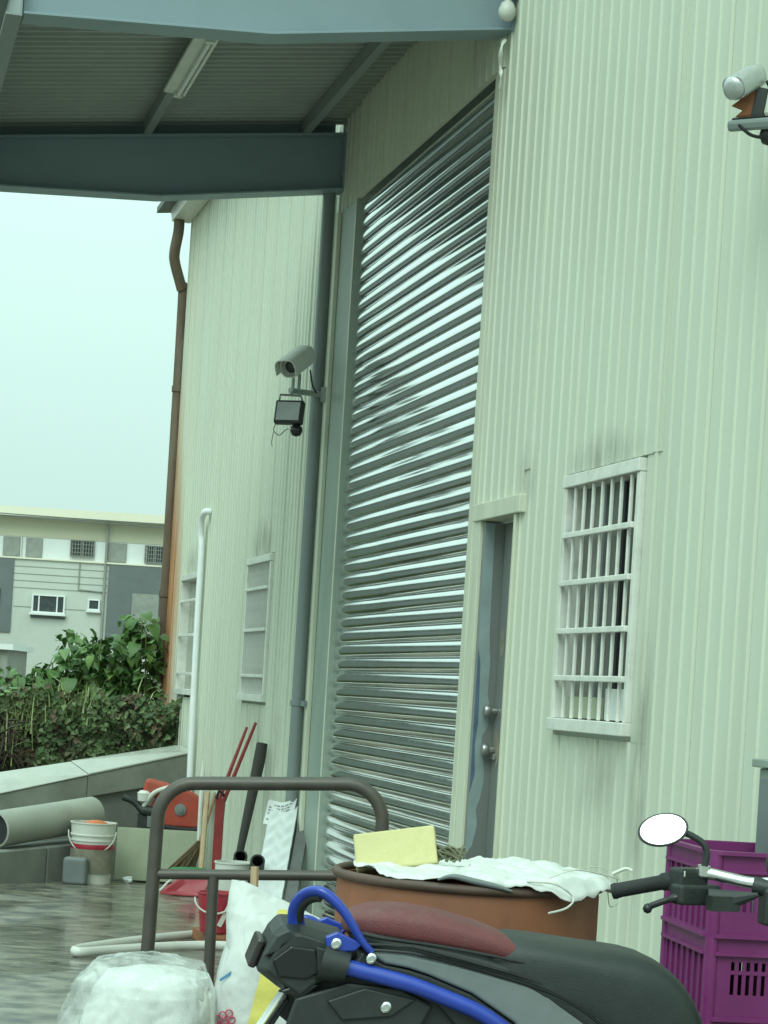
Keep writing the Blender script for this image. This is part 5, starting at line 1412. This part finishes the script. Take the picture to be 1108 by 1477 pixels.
tuft('thin pale stalks standing near the rusty corner pipe', -2.22, 20.05, 1.15, 6, .36, 5)

# ------------------------------------------------------------------ building across the road
bd = thing('office_building', 'pale two storey building with dark tiled panels beyond the bushes', 'building', (-12, 80, -.57))
bz = -.57
def bp(x0, x1, z0, z1, m, name, y0=0.0, y1=-.1, parent=None, bevel=0):
    b = MB(); b.bx((x0 + 12, y1, z0 + 1.4 - bz), (x1 + 12, y0, z1 + 1.4 - bz)); return b.build(name, M[m], parent or bd, bevel=bevel)
bp(-24, -4, -2.0, 4.40, 'bld_wall', 'wall', 8, 0)
bp(-24, -4, 4.46, 5.26, 'bld_white', 'upper_wall', 8, .12)
bp(-24, -4, 5.262, 6.02, 'bld_band', 'upper_band', 8, .10)
bp(-24.3, -3.7, 6.022, 6.36, 'bld_roof', 'roof', 8.2, -.5)
bp(-24, -4, 4.40, 4.458, 'bld_roof', 'ledge', 8, -.08)
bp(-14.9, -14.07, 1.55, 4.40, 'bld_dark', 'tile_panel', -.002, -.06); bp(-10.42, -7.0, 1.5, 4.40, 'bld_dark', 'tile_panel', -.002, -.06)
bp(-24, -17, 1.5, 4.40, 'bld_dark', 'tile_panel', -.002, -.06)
def bwin(x0, x1, z0, z1, panes, fm='bld_white', y=0.0, fr=.06, grille=False):
    f = MB(); X0, X1, Z0, Z1 = x0 + 12, x1 + 12, z0 + 1.4 - bz, z1 + 1.4 - bz
    f.bx((X0, y - .10, Z0), (X0 + fr, y, Z1)); f.bx((X1 - fr, y - .10, Z0), (X1, y, Z1)); f.bx((X0 + fr, y - .10, Z0), (X1 - fr, y, Z0 + fr)); f.bx((X0 + fr, y - .10, Z1 - fr), (X1 - fr, y, Z1))
    wn = f.build('window', M[fm], bd)
    w_ = (X1 - X0 - 2 * fr); x = X0 + fr; tot = sum(panes)
    for i, pn in enumerate(panes):
        a = x + w_ * sum(panes[:i]) / tot; c = x + w_ * sum(panes[:i + 1]) / tot
        MB().bx((a + .02, y - .05, Z0 + fr), (c - .02, y - .01, Z1 - fr)).build('pane', M['bld_pane'], wn)
        if i: MB().bx((a - .03, y - .09, Z0 + fr), (a + .02, y - .0, Z1 - fr)).build('mullion', M[fm], wn)
    if grille:
        gr = MB()
        for i in range(1, 9): xx = X0 + (X1 - X0) * i / 9; gr.bx((xx - .012, y - .16, Z0), (xx + .012, y - .13, Z1))
        for i in range(0, 5): zz = Z0 + (Z1 - Z0) * i / 4; gr.bx((X0, y - .129, zz - .012), (X1, y - .10, zz + .012))
        gr.build('grille', M['bld_shutter'], wn)
    return wn
bwin(-13.30, -12.02, 2.36, 3.08, (1, 3.2, 1.1)); bp(-13.36, -11.96, 2.28, 2.36, 'bld_white', 'sill', -.002, -.25); bp(-13.33, -12.0, 2.16, 2.279, 'bld_dark', 'sill_painted_shadow', -.002, -.03)  # dark strip below the wide sill paints its shadow
bwin(-11.15, -10.68, 2.58, 3.02, (1,)); bp(-11.2, -10.64, 2.50, 2.578, 'bld_white', 'sill', -.002, -.15)
bwin(-11.97, -11.03, 4.62, 5.24, (1, 1), 'bld_shutter', .12, .04, True); bwin(-9.10, -8.30, 4.55, 5.2, (1, 1), 'bld_shutter', .12, .04, True)
bwin(-17.2, -16.2, 4.62, 5.24, (1, 1), 'bld_shutter', .12, .04, True)
for x0, x1 in ((-14.56, -13.92), (-13.68, -13.05), (-10.50, -9.80), (-15.4, -14.8)):
    bl = bp(x0, x1, 4.50, 5.23, 'bld_shutter', 'blind', .118, .06)
for x in (-13.86, -10.58, -9.02): bp(x - .03, x + .03, 4.47, 5.25, 'bld_wall', 'pilaster', .118, .04)
bp(-9.46, -8.42, 1.5, 3.33, 'bld_shutter', 'roller_door', -.062, -.10); bp(-14.9, -14.52, 1.6, 3.2, 'bld_pane', 'doorway', -.062, -.08)
b = MB(); 
for z_ in (4.10, 3.82, 3.55, 3.28): b.bx((-14.05 + 12, -.012, z_ + 1.4 - bz), (-10.44 + 12, -.001, z_ + .03 + 1.4 - bz))
b.build('wall_joint', M['bld_shutter'], bd)
MB().tube([(-10.56 + 12, -.06, 6.0 + 1.4 - bz), (-10.56 + 12, -.06, 1.3 + 1.4 - bz)], .05, 8).build('drainpipe', M['bld_shutter'], bd)
MB().tube([(-11.55 + 12, -.05, 4.35 + 1.4 - bz), (-11.55 + 12, -.05, 3.35 + 1.4 - bz), (-10.6 + 12, -.05, 3.3 + 1.4 - bz)], .025, 6).build('conduit', M['bld_shutter'], bd)
bp(-14.0, -10.5, 2.55, 2.58, 'bld_shutter', 'wall_joint', -.001, -.012)
lo = thing('low_annex', 'low flat roofed annex before the pale building at far left', 'annex', (-14.5, 72, -.57))
MB().bx((-3, 0, 0), (1.8, 4, 2.75)).build('wall', M['concrete'], lo); MB().bx((-3.2, -.2, 2.752), (2.0, 4.2, 2.95)).build('roof', M['bld_white'], lo)
# unseen shed added out of frame, left, to give the shutter dark reflections
ns = thing('unseen_shed', 'long dark green shed, unseen, added for the shutter to mirror', 'shed', (-24, 33, -.57))
MB().bx((-15, 0, -.5), (15.0, 10, 6.3)).build('wall', M['shed'], ns)
MB().prism([(-15.4, -.5, 6.302), (-15.4, 5, 7.5), (-15.4, 10.5, 6.302)], (30.8, 0, 0)).build('roof', M['roofdark'], ns)
for k2 in range(4):
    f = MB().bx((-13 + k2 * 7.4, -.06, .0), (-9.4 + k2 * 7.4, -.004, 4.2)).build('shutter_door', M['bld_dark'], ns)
# cables across
for i, (za, zb_, sag, lab) in enumerate(((7.43, 7.22, .15, 'upper dark cable strung before the roof edge of the far building'), (7.40, 6.98, .10, 'lower sagging cable strung before the roof edge of the far building'))):
    b = MB(); P = []
    for k2 in range(25):
        f = k2 / 24; P.append((-24 + 24 * f, 0, za + (zb_ - za) * ((f * 24 - 10) / 6 if 0 else f) - sag * math.sin(math.pi * f)))
    b.tube([(p[0] + 12, 0, p[2]) for p in P], .022, 5); ob = b.build('overhead_cable', M['wire']); ob.location = (-12, 76, 0); tag(ob, lab, 'cable', 'overhead cables')
for x, lab in ((-24, 'utility pole at the left end of the overhead cables'), (0.0, 'utility pole at the right end of the overhead cables, behind the warehouse')):
    up = thing('utility_pole', lab, 'pole', (x, 76.06, -.6), 0, 'utility poles'); MB().tube([(0, 0, 0), (0, 0, 8.6)], [.16, .11], 12).build('shaft', M['concrete'], up, smooth=40); MB().bx((-.6, -.05, 7.7), (.6, .05, 7.8)).build('crossarm', M['wood_dark'], up)
